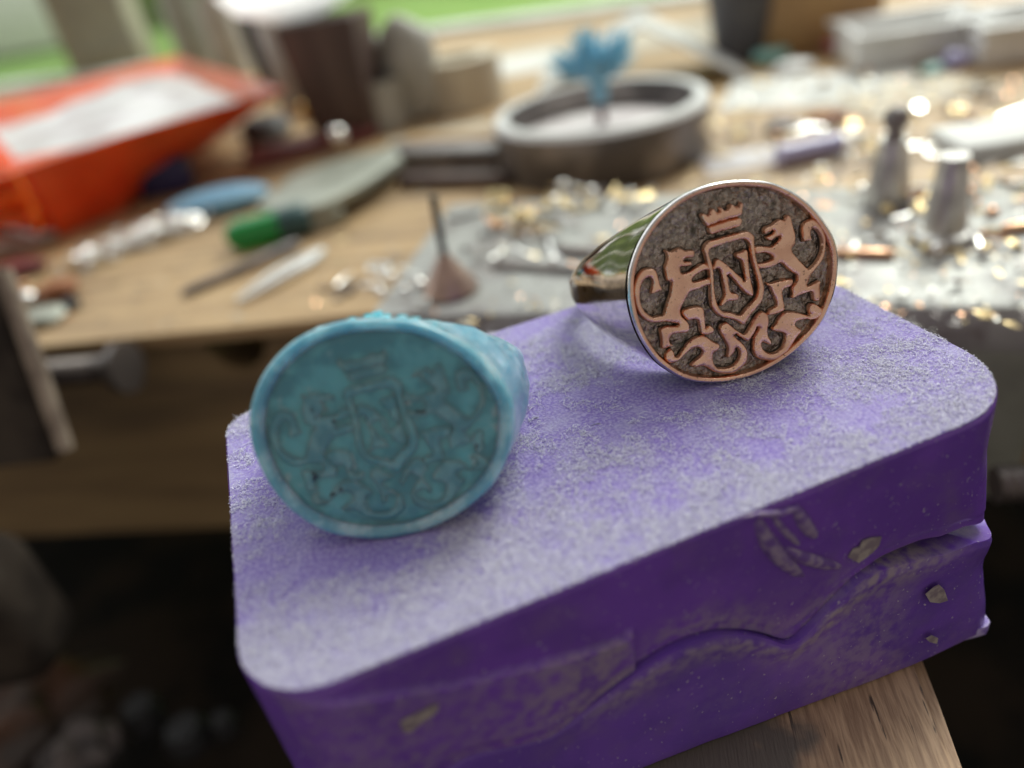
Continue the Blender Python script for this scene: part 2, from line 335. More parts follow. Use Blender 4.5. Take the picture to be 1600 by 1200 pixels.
part('sill', mv(box(150, 4.5, 1.2, 0.15), (0, 0, -1.4)), M['frame'], win)
part('frame', join(mv(box(150, 2.4, 0.6, 0.15), (0, 1.8, -0.2)), mv(box(150, 2.4, 3.0, 0.2), (0, 1.8, 62))), M['frame'], win)
for k in range(5):
    part('mullion', mv(box(2.2, 2.2, 61.6, 0.2), (-74 + 37 * k, 1.8, 0.4)), M['frame'], win)
for k in range(4):
    part('pane', mv(box(34.8, 0.3, 61.6), (-55.5 + 37 * k, 1.8, 0.4)), M['glass'], win)

# ------------------------------------------------------------------ the bench
bench = thing('workbench', 'worn jeweller\'s workbench of light wood with a dark two board front', 'workbench', bp(10, 25), rz=BANG)
part('bench_top', prism([(-60, -25), (60, -25), (60, 0.6), (-60, 28.0)], -0.35, 0.0, 0.06), M['wood'], bench)
def board(a0, a1, z0, z1, notch=None):                  # upright board in the bench frame, notch = (a, half width, depth)
    top = [(a0, z1)]
    if notch:
        for k in range(13):
            t = PI - PI * k / 12; top.append((notch[0] + notch[1] * math.cos(t), z1 - notch[2] * math.sin(t)))
    top.append((a1, z1)); poly = [(a0, z0), (a1, z0)] + top[::-1]
    V, Fs = prism([(p[0], p[1]) for p in poly], 0, 2.0)
    return [Vector((v.x, v.z, v.y)) for v in V], [f[::-1] for f in Fs]
O = Vector((-10, -24.6, 0))
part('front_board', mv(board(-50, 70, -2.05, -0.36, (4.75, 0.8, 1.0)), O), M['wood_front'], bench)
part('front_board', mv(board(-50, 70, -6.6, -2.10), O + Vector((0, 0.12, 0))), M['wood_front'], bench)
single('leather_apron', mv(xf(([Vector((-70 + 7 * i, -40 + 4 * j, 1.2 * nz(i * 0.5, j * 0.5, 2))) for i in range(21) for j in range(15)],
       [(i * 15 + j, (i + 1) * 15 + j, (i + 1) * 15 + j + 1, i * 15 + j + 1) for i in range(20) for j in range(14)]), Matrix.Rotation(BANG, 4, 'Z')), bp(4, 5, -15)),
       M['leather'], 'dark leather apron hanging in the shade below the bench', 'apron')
def along(p, q, VF):                                     # lay a shape built along +x from p to q
    d = (Vector(q) - Vector(p)); return xf(VF, Matrix.Translation(p) @ d.to_track_quat('X', 'Z').to_matrix().to_4x4())

# bench pin under the mould
def pin():
    q = [at(905, 1290, -2.75), at(1530, 1290, -3.05), at(1442, 1015, -2.95), bp(15.2, 0.05), bp(12.2, 0.05)]
    V, Fs = prism([(p.x, p.y) for p in q], -5.0, 0.0)
    V = [Vector((v.x, v.y, (v.z if v.z < -1 else -(2.26 + 0.143 * v.x)) )) for v in V]
    bm = bmesh.new(); vs = [bm.verts.new(v) for v in V]; [bm.faces.new([vs[i] for i in f]) for f in Fs]
    bmesh.ops.bevel(bm, geom=[e for e in bm.edges if all(v.co.z > -4.9 for v in e.verts)], offset=0.16, segments=4, affect='EDGES')
    bmesh.ops.triangulate(bm, faces=bm.faces[:]); bmesh.ops.subdivide_edges(bm, edges=bm.edges[:], cuts=2, use_grid_fill=True)
    for v in bm.verts: v.co += Vector((0.02 * nz(v.co.x * 1.5, v.co.y * 1.5, 1), 0.02 * nz(v.co.x * 1.5, v.co.y * 1.5, 5), 0.02 * nz(v.co.x * 2, v.co.y * 2, 9) - 0.012))
    bm.verts.index_update(); out = [v.co.copy() for v in bm.verts], [tuple(v.index for v in f.verts) for f in bm.faces]; bm.free(); return out
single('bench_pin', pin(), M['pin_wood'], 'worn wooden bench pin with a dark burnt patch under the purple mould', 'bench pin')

# ------------------------------------------------------------------ purple silicone mould
def rrect(x0, x1, y0, y1, rfl, rfr, rbr, rbl, step=0.04):
    P = []
    def arc(cx, cy, r, a0):
        n = max(4, int(r * PI / 2 / step)); return [(cx + r * math.cos(a0 + PI / 2 * k / n), cy + r * math.sin(a0 + PI / 2 * k / n), math.cos(a0 + PI / 2 * k / n), math.sin(a0 + PI / 2 * k / n)) for k in range(n + 1)]
    def seg(p, q):
        n = int(math.hypot(q[0] - p[0], q[1] - p[1]) / step); return [(p[0] + (q[0] - p[0]) * k / n, p[1] + (q[1] - p[1]) * k / n, p[2], p[3]) for k in range(1, n)]
    arcs = [arc(x0 + rfl, y0 + rfl, rfl, PI), arc(x1 - rfr, y0 + rfr, rfr, 1.5 * PI), arc(x1 - rbr, y1 - rbr, rbr, 0), arc(x0 + rbl, y1 - rbl, rbl, PI / 2)]
    for i in range(4): P += arcs[i] + seg(arcs[i][-1], arcs[(i + 1) % 4][0])
    return P
PER = rrect(-1.27, 5.30, 3.40, 7.20, 0.62, 0.85, 0.6, 0.34)
PART_X = [-1.3, -0.6, 0.0, 0.35, 0.65, 1.07, 1.47, 1.75, 1.93, 2.15, 2.41, 2.62, 2.80, 2.92, 3.05, 3.25, 3.48, 3.74, 4.0, 4.3, 4.7, 5.01, 5.4]
PART_Z = [-1.5, -1.4, -1.22, -1.36, -1.45, -1.22, -1.08, -1.03, -1.04, -1.10, -1.24, -1.42, -1.62, -1.63, -1.54, -1.38, -1.21, -1.11, -1.13, -1.19, -1.33, -1.44, -1.50]
def parting(x): return float(np.interp(x, PART_X, PART_Z)) if True else 0
def parting_s(x): return sum(parting(x + d) * w for d, w in ((-0.08, 0.25), (0, 0.5), (0.08, 0.25)))
def gap(x, nx): return 0.018 + 0.12 * smooth(3.35, 4.1, x)
def flap_z(x): return float(np.interp(x, [-1.1, -0.55, 0.02, 0.72, 1.18, 1.34, 1.42], [0.0, -0.19, -0.42, -0.61, -0.70, -0.70, -0.66]))
def zbot(x): return -(2.24 + 0.143 * x)
def wall(zt, zb, off, rows):
    V, Fs = [], []; n = len(PER)
    for (x, y, nx, ny) in PER:
        a, b = zt(x, y), zb(x, y)
        arc = nx > 1e-4 and ny < -1e-4
        for j in range(rows + 1):
            z = a + (b - a) * j / rows; o = off(x, y, z, nx, ny, j / rows); X0, Y0 = x, y
            if arc:                                     # the front right corner sharpens towards the bottom
                r = 0.85 - 0.36 * smooth(-0.4, -1.7, z) - 0.30 * smooth(-1.9, -2.9, z); X0, Y0 = 5.30 - r + nx * r, 3.40 + r + ny * r
            V.append(Vector((X0 + nx * o, Y0 + ny * o, z)))
    for i in range(n):
        for j in range(rows):
            p, q = i * (rows + 1) + j, ((i + 1) % n) * (rows + 1) + j; Fs.append((p, p + 1, q + 1, q))
    return V, Fs
def off_up(x, y, z, nx, ny, t):
    o = 0.02 * (-z) + 0.012 * nz(x * 1.4, z * 1.4, y) + 0.004 * nz(x * 6, z * 6, y * 6)
    if z > -0.02: o -= 0.02
    if ny < -0.2 and -1.05 < x < 1.43 and z < flap_z(x): o += 0.045 * smooth(-1.05, -0.6, x)
    if t > 0.93: o -= 0.012
    o -= 0.03 * smooth(3.6, 4.4, x) * smooth(0.55, 1.0, t)
    return o
def off_lo(x, y, z, nx, ny, t):
    o = 0.035 + 0.02 * (-z - 1.0) + 0.012 * nz(x * 1.2, z * 1.2, y + 7) + 0.004 * nz(x * 6, z * 6, y * 6 + 3)
    o += 0.05 * smooth(0.6, 1.2, x) * smooth(0.3, 0.0, t) * smooth(-0.6, -0.98, ny)
    if t < 0.03: o -= 0.015
    return o
mould = thing('silicone_mould', 'purple two part silicone mould with a linty top and a wavy cut line', 'mould', (2.0, 5.3, zbot(2.0)))
C0 = -Vector(mould.location)
up = wall(lambda x, y: 0.0, lambda x, y: parting_s(x), off_up, 44)
cap_n = len(up[0]); rings = 26; cx, cy = 2.0, 5.3; nP = len(PER); rows1 = 45
V, Fs = up
Vc, Fc = [], []
for r in range(rings + 1):
    k = 1 - r / rings
    for i, (x, y, nx, ny) in enumerate(PER):
        o = -0.02 * k; px, py = cx + (x + nx * o - cx) * k, cy + (y + ny * o - cy) * k
        Vc.append(Vector((px, py, 0.008 * nz(px * 3, py * 3, 1) * (1 - k ** 6) + 0.0)))
for r in range(rings):
    for i in range(nP):
        i2 = (i + 1) % nP; Fc.append((r * nP + i, r * nP + i2, (r + 1) * nP + i2, (r + 1) * nP + i))
under = []
bi = [i * rows1 + rows1 - 1 for i in range(nP)]
inn = [Vector((cx + (V[k].x - cx) * 0.85, cy + (V[k].y - cy) * 0.75, V[k].z + 0.1)) for k in bi]
n0 = len(V); V = V + inn; Fs = Fs + [(bi[i], n0 + i, n0 + (i + 1) % nP, bi[(i + 1) % nP]) for i in range(nP)]
up_o = part('upper_half', mv((V, Fs), C0), M['purple'], mould)
part('linty_top', mv((Vc, Fc), C0), M['top'], mould)
lo = wall(lambda x, y: parting_s(x) - gap(x, 0), lambda x, y: zbot(x), off_lo, 40)
V, Fs = lo; rows2 = 41
ti = [i * rows2 for i in range(nP)]; bi = [i * rows2 + rows2 - 1 for i in range(nP)]
inn = [Vector((cx + (V[k].x - cx) * 0.88, cy + (V[k].y - cy) * 0.78, V[k].z + 0.02)) for k in ti]
n0 = len(V); V = V + inn; Fs = Fs + [(ti[i], ti[(i + 1) % nP], n0 + (i + 1) % nP, n0 + i) for i in range(nP)]
inb = [Vector((cx + (V[k].x - cx) * 0.4, cy + (V[k].y - cy) * 0.4, zbot(V[k].x))) for k in bi]
n1 = len(V); V = V + inb; Fs = Fs + [(bi[i], n1 + i, n1 + (i + 1) % nP, bi[(i + 1) % nP]) for i in range(nP)] + [tuple(range(n1, n1 + nP))]
lo_o = part('lower_half', mv((V, Fs), C0), M['purple_low'], mould)
def dusty(o, fn):
    a = o.data.attributes.new('dust', 'FLOAT', 'POINT'); a.data.foreach_set('value', [fn(v.co.x - C0.x, v.co.y - C0.y, v.co.z - C0.z) for v in o.data.vertices])
def dust_lo(x, y, z):
    d = parting_s(x) - z
    return 0.75 * smooth(0.5, 0.10, d) * smooth(0.04, 0.09, d) * smooth(0.6, 1.4, x) * smooth(4.9, 4.3, x) + 0.35 * smooth(2.9, 3.3, x) * smooth(4.4, 3.9, x) + 0.25 * max(0.0, nz(x * 0.9, z * 1.2, 4))
def dust_up(x, y, z):
    d = z - parting_s(x); k = 0.6 * smooth(0.45, 0.05, d) * smooth(1.2, 1.7, x) * smooth(3.7, 3.2, x)
    if -1.05 < x < 1.43 and z < flap_z(x): k = max(k, 0.35 + 0.5 * smooth(-0.2, 1.2, x))
    return k + 0.3 * max(0.0, nz(x * 1.1, z * 1.6, 8))
dusty(up_o, dust_up); dusty(lo_o, dust_lo)
fq = [at(1523, 938, -2.82), at(1547, 973, -2.82), at(1543, 981, -2.82), at(1500, 993, -2.82), Vector((5.0, 3.6, 0)), Vector((5.1, 4.1, 0))]
part('torn_fin', mv(prism([(p.x, p.y) for p in fq], -2.93, -2.80, 0.008), C0), M['fin'], mould)
def front(px, py, d=0.0):                                # a point of the mould's front face
    r = ray(px, py); t = (3.40 - d) / r[1]; return Vector(CAM + r * t)
def chip(pts, d, th=0.03):
    q = [front(*p) for p in pts]; n = len(q)
    yy = lambda p, e: Vector((p.x, 3.40 - d - 0.02 * (-p.z) - e, p.z))
    V = [yy(p, 0.0) for p in q] + [yy(p, 0.4 * th * (0.6 + 0.5 * rnd.random())) for p in q]
    return V, [tuple(range(n)), tuple(range(n, 2 * n))[::-1]] + [(i, i + n, (i + 1) % n + n, (i + 1) % n) for i in range(n)]
for pts, d in (([(1322, 868), (1330, 855), (1340, 852), (1345, 842), (1358, 838), (1374, 836), (1370, 850), (1360, 860), (1350, 868), (1338, 876)], 0.0),
               ([(1434, 918), (1448, 906), (1455, 903), (1462, 910), (1468, 927), (1455, 931), (1440, 929)], 0.05),
               ([(1431, 983), (1440, 978), (1449, 982), (1447, 990), (1436, 988)], 0.07),
               ([(622, 1117), (632, 1110), (650, 1102), (672, 1090), (683, 1090), (676, 1103), (656, 1116), (640, 1130), (628, 1132)], 0.05)):
    part('cream_chip', mv(chip(pts, d), C0), M['flake'], mould, angle=30)
for A, Mi, B, r in (((1184, 812), (1203, 868), (1253, 898), 0.075), ((1224, 856), (1262, 876), (1311, 884), 0.062), ((1243, 790), (1254, 820), (1274, 838), 0.06), ((1206, 806), (1232, 838), (1248, 850), 0.03)):
    p, m_, q = front(*A), front(*Mi), front(*B); path = [p * (1 - k / 10) ** 2 + m_ * 2 * (k / 10) * (1 - k / 10) + q * (k / 10) ** 2 for k in range(11)]
    path = [Vector((v.x, 3.40 - 0.02 * (-v.z) + r * 0.35, v.z)) for v in path]
    part('moulded_rib', mv(tube(path, [r * (0.15 + 0.85 * math.sin(PI * (0.06 + 0.88 * k / 10)) ** 0.6) for k in range(11)], 14), C0), M['purple_dust'], mould)
pp = [front(1150, 807), front(1185, 801), front(1215, 800), front(1240, 792), front(1246, 786)]
part('torn_lip', mv(tube([Vector((p.x, 3.385, p.z)) for p in pp], [0.004, 0.02, 0.026, 0.022, 0.006], 8), C0), M['purple_dust'], mould)

# lint clinging to the top: thousands of hair-thin curled fibres
def lint(n):
    V, Fs = [], []
    r = random.Random(3); got = 0
    while got < n:
        x, y = r.uniform(-1.27, 5.3), r.uniform(3.36, 7.2)
        d = 0.30 + 0.95 * nz(x * 0.9, y * 0.9, 4) + 0.7 * nz(x * 3.2, y * 3.2, 8) + 0.45 * nz(x * 9, y * 9, 2) + 0.3 * nz(x * 2 + y * 5, y * 1.2, 6) + 0.7 * smooth(4.5, 3.4, y) + 0.12 * smooth(2, 4, x) - 0.5 * math.exp(-((x - 2.8) ** 2 + (y - 5.15) ** 2) / 0.35) - 0.35 * math.exp(-((x + 0.1) ** 2 / 0.6 + (y - 4.3) ** 2 / 0.12))  # sparser beside both rings, partly to stand in for their shadows
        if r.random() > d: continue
        if not inside(x, y): continue
        got += 1
        a = r.uniform(0, 2 * PI); L = r.uniform(0.012, 0.042) if r.random() < 0.99 else r.uniform(0.1, 0.25); ns = 3; c = r.gauss(0, 1.0) / ns * 2.2
        z = r.uniform(0.002, 0.018); rise = r.uniform(-0.003, 0.002) + (r.random() < 0.02) * r.uniform(0.004, 0.02)
        w = r.uniform(0.0011, 0.0022)
        if r.random() < 0.2: w *= 1.7; L *= 1.3; c *= 1.6
        p = Vector((x, y, z)); tilt = r.uniform(-0.8, 0.8); k0 = len(V)
        for s in range(ns + 1):
            t = Vector((math.cos(a), math.sin(a), 0)); nrm = Vector((-t.y * math.cos(tilt), t.x * math.cos(tilt), math.sin(tilt)))
            V.append(p + nrm * w); V.append(p - nrm * w)
            p = p + t * (L / ns) + Vector((0, 0, rise)); a += c + r.gauss(0, 0.25)
            if p.z < 0.003: p.z = 0.004
            if not inside(p.x, p.y) and r.random() < 0.97: p = p - t * (L / ns) * 1.05; a += 1.5
        for s in range(ns): k = k0 + 2 * s; Fs.append((k, k + 1, k + 3, k + 2))
    return V, Fs
def inside(x, y):
    for cxx, cyy, rr, qx, qy in ((-1.27 + .62, 3.4 + .62, .62, -1, -1), (5.3 - .85, 3.4 + .85, .85, 1, -1), (5.3 - .6, 7.2 - .6, .6, 1, 1), (-1.27 + .34, 7.2 - .34, .34, -1, 1)):
        if (x - cxx) * qx > 0 and (y - cyy) * qy > 0 and math.hypot(x - cxx, y - cyy) > rr - 0.012: return False
    return 3.408 < y < 7.19 and -1.26 < x < 5.29
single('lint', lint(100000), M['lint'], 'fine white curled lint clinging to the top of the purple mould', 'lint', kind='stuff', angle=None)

RELIEF = {
 'lion_a': [-576,422,-557,420,-548,406,-518,398,-490,408,-462,417,-435,413,-414,394,-392,378,-358,375,-321,374,-325,319,-365,321,-405,330,-425,308,-424,289,-357,278,-350,252,-408,254,-462,263,-471,231,-466,204,-444,186,-396,185,-346,204,-287,232,-249,237,-220,224,-203,193,-204,180,-245,186,-309,170,-360,147,-377,124,-366,95,-319,91,-249,96,-207,97,-206,46,-255,47,-327,25,-403,25,-427,0,-461,-47,-501,-92,-517,-130,-513,-179,-487,-213,-451,-259,-451,-315,-476,-341,-571,-322,-621,-325,-647,-354,-647,-389,-637,-419,-617,-424,-628,-428,-720,-438,-719,-407,-710,-367,-712,-304,-716,-254,-652,-245,-585,-263,-550,-264,-534,-254,-553,-233,-606,-213,-658,-191,-720,-187,-781,-177,-833,-141,-878,-76,-896,-10,-902,65,-897,145,-873,213,-838,265,-785,305,-696,292,-680,257,-671,202,-664,127,-645,93,-705,82,-754,76,-733,122,-716,172,-724,213,-751,236,-794,222,-830,183,-848,127,-862,57,-855,-13,-830,-73,-794,-112,-757,-141,-708,-135,-660,-142,-649,-107,-610,-27,-573,40,-559,97,-547,135,-557,160,-578,155,-593,172,-594,238,-595,285,-573,320,-558,356,-559,395],
 'leg_a': [-484,-138,-448,-129,-385,-126,-314,-138,-297,-173,-299,-245,-303,-307,-301,-349,-280,-347,-263,-330,-243,-335,-225,-367,-236,-399,-300,-402,-347,-381,-346,-311,-355,-246,-399,-229,-441,-234,-460,-219,-477,-191,-491,-164],
 'crown': [-220,654,-198,669,-159,632,-142,635,-118,688,-105,688,-85,655,-61,631,-41,653,-39,700,-20,661,12,642,40,658,62,699,82,669,114,646,129,662,152,690,162,688,148,582,79,580,-24,572,-113,562,-179,550,-197,595],
 'crown_band': [-173,539,-108,548,9,559,139,564,134,513,111,495,1,489,-109,483,-154,476],
 'shield_o': [-236,356,-214,398,-171,421,-123,421,-6,429,132,436,187,434,233,382,225,331,224,252,234,149,251,72,264,15,270,-45,276,-99,265,-156,242,-210,182,-262,116,-312,73,-369,47,-384,15,-349,-30,-315,-88,-290,-146,-265,-189,-220,-218,-160,-222,-94,-213,-14,-209,43,-205,100,-204,157,-216,213,-214,259,-221,314],
 'shield_i': [-186,346,-167,361,-81,369,30,379,127,384,166,363,190,325,193,258,197,191,210,114,220,59,231,-19,234,-78,218,-145,196,-182,137,-222,84,-263,44,-302,9,-288,-48,-251,-113,-237,-150,-199,-174,-146,-182,-80,-184,3,-177,82,-173,145,-176,191,-182,244,-192,274,-197,315],
 'letter': [-174,185,-152,200,-135,242,-110,250,-78,224,-35,181,11,119,64,55,101,10,119,1,119,64,114,134,108,190,55,234,55,265,107,260,154,283,159,232,155,154,156,79,160,-3,171,-76,171,-129,164,-144,129,-125,91,-82,55,-27,20,33,-16,87,-41,102,-47,54,-45,-11,-38,-59,-11,-85,24,-93,39,-123,18,-148,-24,-147,-71,-137,-110,-160,-138,-172,-118,-129,-84,-90,-82,-20,-90,63,-95,128,-106,162,-136,180,-165,163],
 'lion_b': [583,474,591,413,601,359,610,311,604,239,588,216,567,207,570,166,601,119,652,48,704,-18,720,-28,784,12,831,70,860,131,866,210,847,281,808,329,774,342,750,308,754,267,759,233,724,240,688,235,685,282,685,328,690,380,730,404,787,415,832,370,869,303,892,225,882,140,863,63,819,5,758,-43,720,-83,678,-156,687,-174,723,-175,782,-156,818,-147,801,-181,800,-250,794,-326,741,-317,740,-272,734,-222,654,-225,582,-237,530,-250,551,-216,545,-166,576,-132,599,-109,605,-92,605,-44,562,-14,517,36,485,77,459,103,416,92,344,77,261,85,248,101,231,132,293,122,349,126,400,142,395,170,356,205,302,223,247,222,227,239,225,286,314,271,388,245,432,269,477,299,487,330,460,339,424,333,395,313,367,319,349,346,365,362,396,363,421,377,426,392,387,381,345,373,333,392,331,412,350,431,406,436,443,457,486,475,519,455,540,457,542,489,564,494],
 'leg_b': [319,-68,354,-79,411,-68,553,-72,553,-106,526,-135,461,-141,441,-171,446,-234,457,-313,451,-340,378,-352,306,-356,300,-341,318,-310,347,-303,391,-292,388,-242,366,-175,350,-116,339,-90],
 'scroll': [-149,-350,-97,-333,-66,-369,-9,-434,63,-500,120,-429,194,-333,247,-306,293,-348,294,-412,272,-485,274,-542,301,-605,294,-636,253,-609,216,-586,202,-611,212,-657,251,-705,300,-731,358,-727,412,-696,439,-637,452,-576,425,-548,342,-515,322,-489,376,-452,394,-413,456,-366,527,-375,610,-411,666,-445,701,-453,690,-408,694,-360,724,-342,766,-362,813,-415,817,-458,779,-481,727,-491,592,-460,547,-475,537,-508,608,-570,550,-611,502,-671,445,-738,346,-782,287,-790,202,-759,145,-720,129,-659,138,-568,170,-504,204,-448,190,-441,151,-478,110,-526,82,-555,53,-526,14,-489,-32,-450,-30,-500,15,-546,52,-605,67,-666,52,-742,-4,-787,-72,-814,-116,-818,-200,-795,-268,-764,-313,-721,-356,-685,-398,-678,-441,-682,-477,-656,-449,-634,-397,-610,-350,-578,-346,-544,-376,-504,-417,-491,-476,-506,-522,-538,-577,-575,-628,-591,-670,-585,-700,-546,-698,-504,-669,-475,-636,-462,-622,-493,-621,-536,-595,-556,-565,-542,-532,-500,-483,-448,-422,-413,-364,-405,-315,-409,-284,-444,-227,-500,-193,-515,-190,-551,-221,-573,-257,-579,-271,-633,-264,-692,-234,-743,-192,-756,-132,-767,-73,-756,-17,-711,4,-651,-6,-606,-32,-582,-47,-589,-58,-622,-128,-670,-112,-624,-102,-569,-129,-491,-162,-406,-166,-377],
 'outline': [-955,173,-927,303,-887,396,-828,500,-764,586,-654,695,-530,783,-384,850,-243,886,-69,903,102,889,271,856,441,805,557,733,656,656,755,561,836,452,909,336,965,222,994,112,997,25,982,-113,951,-248,895,-380,821,-508,719,-614,600,-697,451,-784,285,-848,131,-887,-20,-898,-187,-890,-350,-856,-483,-811,-595,-751,-692,-657,-787,-557,-858,-422,-911,-293,-944,-160,-960,-34,-965,72],
}

# ------------------------------------------------------------------ the rings (traced outline of the emblem, thousandths of a cm in the face plane)
def poly_of(k): a = RELIEF[k]; return [(a[i] / 1000, a[i + 1] / 1000) for i in range(0, len(a), 2)]
def soften(P, it=2):
    for _ in range(it):
        Q = []
        for i in range(len(P)):
            p, q = P[i], P[(i + 1) % len(P)]
            Q += [(0.8 * p[0] + 0.2 * q[0], 0.8 * p[1] + 0.2 * q[1]), (0.2 * p[0] + 0.8 * q[0], 0.2 * p[1] + 0.8 * q[1])]
        P = Q
    return P
OUT = poly_of('outline')
_ang = sorted((math.atan2(v / 0.898, u / 0.975), math.hypot(u / 0.975, v / 0.898)) for u, v in OUT)
_ax = np.array([a for a, r in _ang]); _ar = np.array([r for a, r in _ang])
def out_r(t):                                           # smoothed outline radius at parameter t (in units of the oval)
    ks = np.linspace(-0.16, 0.16, 9); w = np.exp(-(ks / 0.08) ** 2)
    return float((np.interp(t + ks, np.concatenate([_ax - 2 * PI, _ax, _ax + 2 * PI]), np.tile(_ar, 3)) * w).sum() / w.sum())
NT = 160
def section(t, th, a, b, d, ro, wb, D, exq, orr):
    U = a + (ro - a) * math.sin(min(1.0, t / d) * PI / 2) if t < d else math.sqrt(max(0.0, ro * ro - (t - d) ** 2))
    wb *= 1 - 0.35 * smooth(d, D, t); Vv = wb + (b - wb) * max(0.0, 1 - (t / (d * 1.25)) ** exq)
    e = 2.05 + 1.0 * smooth(0.05, d, t)
    c, s = math.cos(th), math.sin(th)
    su, sv = math.copysign(abs(c) ** (2 / e), c), math.copysign(abs(s) ** (2 / e), s)
    k = 1 - smooth(0.0, 0.5, t); ou, ov = orr * c, orr * s
    return Vector((U * (ou * k + su * (1 - k)), Vv * (ov * k + sv * (1 - k)), -t))
def frame_of(n, u, v, c): return Matrix(((u[0], v[0], n[0], c[0]), (u[1], v[1], n[1], c[1]), (u[2], v[2], n[2], c[2]), (0, 0, 0, 1)))
ORR = [out_r(-PI + 2 * PI * i / NT) for i in range(NT)]
THS = [-PI + 2 * PI * i / NT for i in range(NT)]
def shell(a, b, d, ro, wb, exq, t0, wob=None):
    D = d + ro; ts = [t0 + (D - t0 - 0.002) * (1 - math.cos(PI * (k / 56) * 0.5 + 0) ) if False else t0 + (D - t0 - 0.002) * math.sin(PI / 2 * k / 56) for k in range(57)]
    V, Fs = [Vector((0.95 * a * orr * math.cos(th), 0.95 * b * orr * math.sin(th), -0.12)) for th, orr in zip(THS, ORR)], []
    ts = ts[:1] + ts
    for t in ts[1:]:
        for th, orr in zip(THS, ORR):
            p = section(t, th, a, b, d, ro, wb, D, exq, orr)
            if wob: p += wob(p, t)
            V.append(p)
    for j in range(len(ts) - 1):
        for i in range(NT):
            i2 = (i + 1) % NT; Fs.append((j * NT + i, (j + 1) * NT + i, (j + 1) * NT + i2, j * NT + i2))
    Fs.append(tuple(range((len(ts) - 1) * NT, len(ts) * NT))[::-1]); Fs.append(tuple(range(NT)))
    return V, Fs
def hoop(name, m, root, T, a, b, d, ro, wb, exq, t0, ri, wob=None):
    V, Fs = shell(a, b, d, ro, wb, exq, t0, wob)
    body = part('raw', (V, Fs), m); h = 1.4
    cv = tube([(0, -h, -d), (0, 0, -d), (0, h, -d)], ri, 96); cut = part('cutter', cv, m)
    md = body.modifiers.new('b', 'BOOLEAN'); md.object = cut; md.operation = 'DIFFERENCE'; md.solver = 'EXACT'
    bpy.context.view_layer.update()
    o = ev(name, body, m, root, T, 32)
    bpy.data.objects.remove(body); bpy.data.objects.remove(cut); return o
def rings_of(prof, wob=None):                            # rings (scale, height) inward from the outline; the last one closes to the centre
    V, Fs = [], []
    for s, h in prof:
        for th, orr in zip(THS, ORR):
            p = Vector((0.975 * orr * math.cos(th) * s, 0.898 * orr * math.sin(th) * s, h))
            if wob: p.z += wob(p, s)
            V.append(p)
    for j in range(len(prof) - 1):
        for i in range(NT):
            i2 = (i + 1) % NT; Fs.append((j * NT + i, j * NT + i2, (j + 1) * NT + i2, (j + 1) * NT + i))
    return V, Fs
def seg_dist(P, loops):                                   # distance to the outline and inside test for an array of points
    D = np.full(len(P), 9.0); ins = np.zeros(len(P), bool)
    for L in loops:
        A = np.array(L); B = np.roll(A, -1, 0)
        for a, b in zip(A, B):
            ab = b - a; t = np.clip(((P - a) @ ab) / max(1e-12, ab @ ab), 0, 1)
            D = np.minimum(D, np.hypot(*(P - (a + t[:, None] * ab)).T))
            c = (a[1] > P[:, 1]) != (b[1] > P[:, 1])
            if c.any(): ins ^= c & (P[:, 0] < a[0] + (P[:, 1] - a[1]) / (ab[1] if abs(ab[1]) > 1e-12 else 1e-12) * ab[0])
    return D, ins
def grow(L, d):                                           # push an outline outward (negative: shrink a hole)
    n = len(L); ar = sum(L[i - 1][0] * L[i][1] - L[i][0] * L[i - 1][1] for i in range(n)); d = d if ar > 0 else -d; out = []
    for i in range(n):
        p, r_ = L[i - 1], L[(i + 1) % n]; tx, ty = r_[0] - p[0], r_[1] - p[1]; l = math.hypot(tx, ty) or 1
        out.append((L[i][0] + ty / l * d, L[i][1] - tx / l * d))
    return out
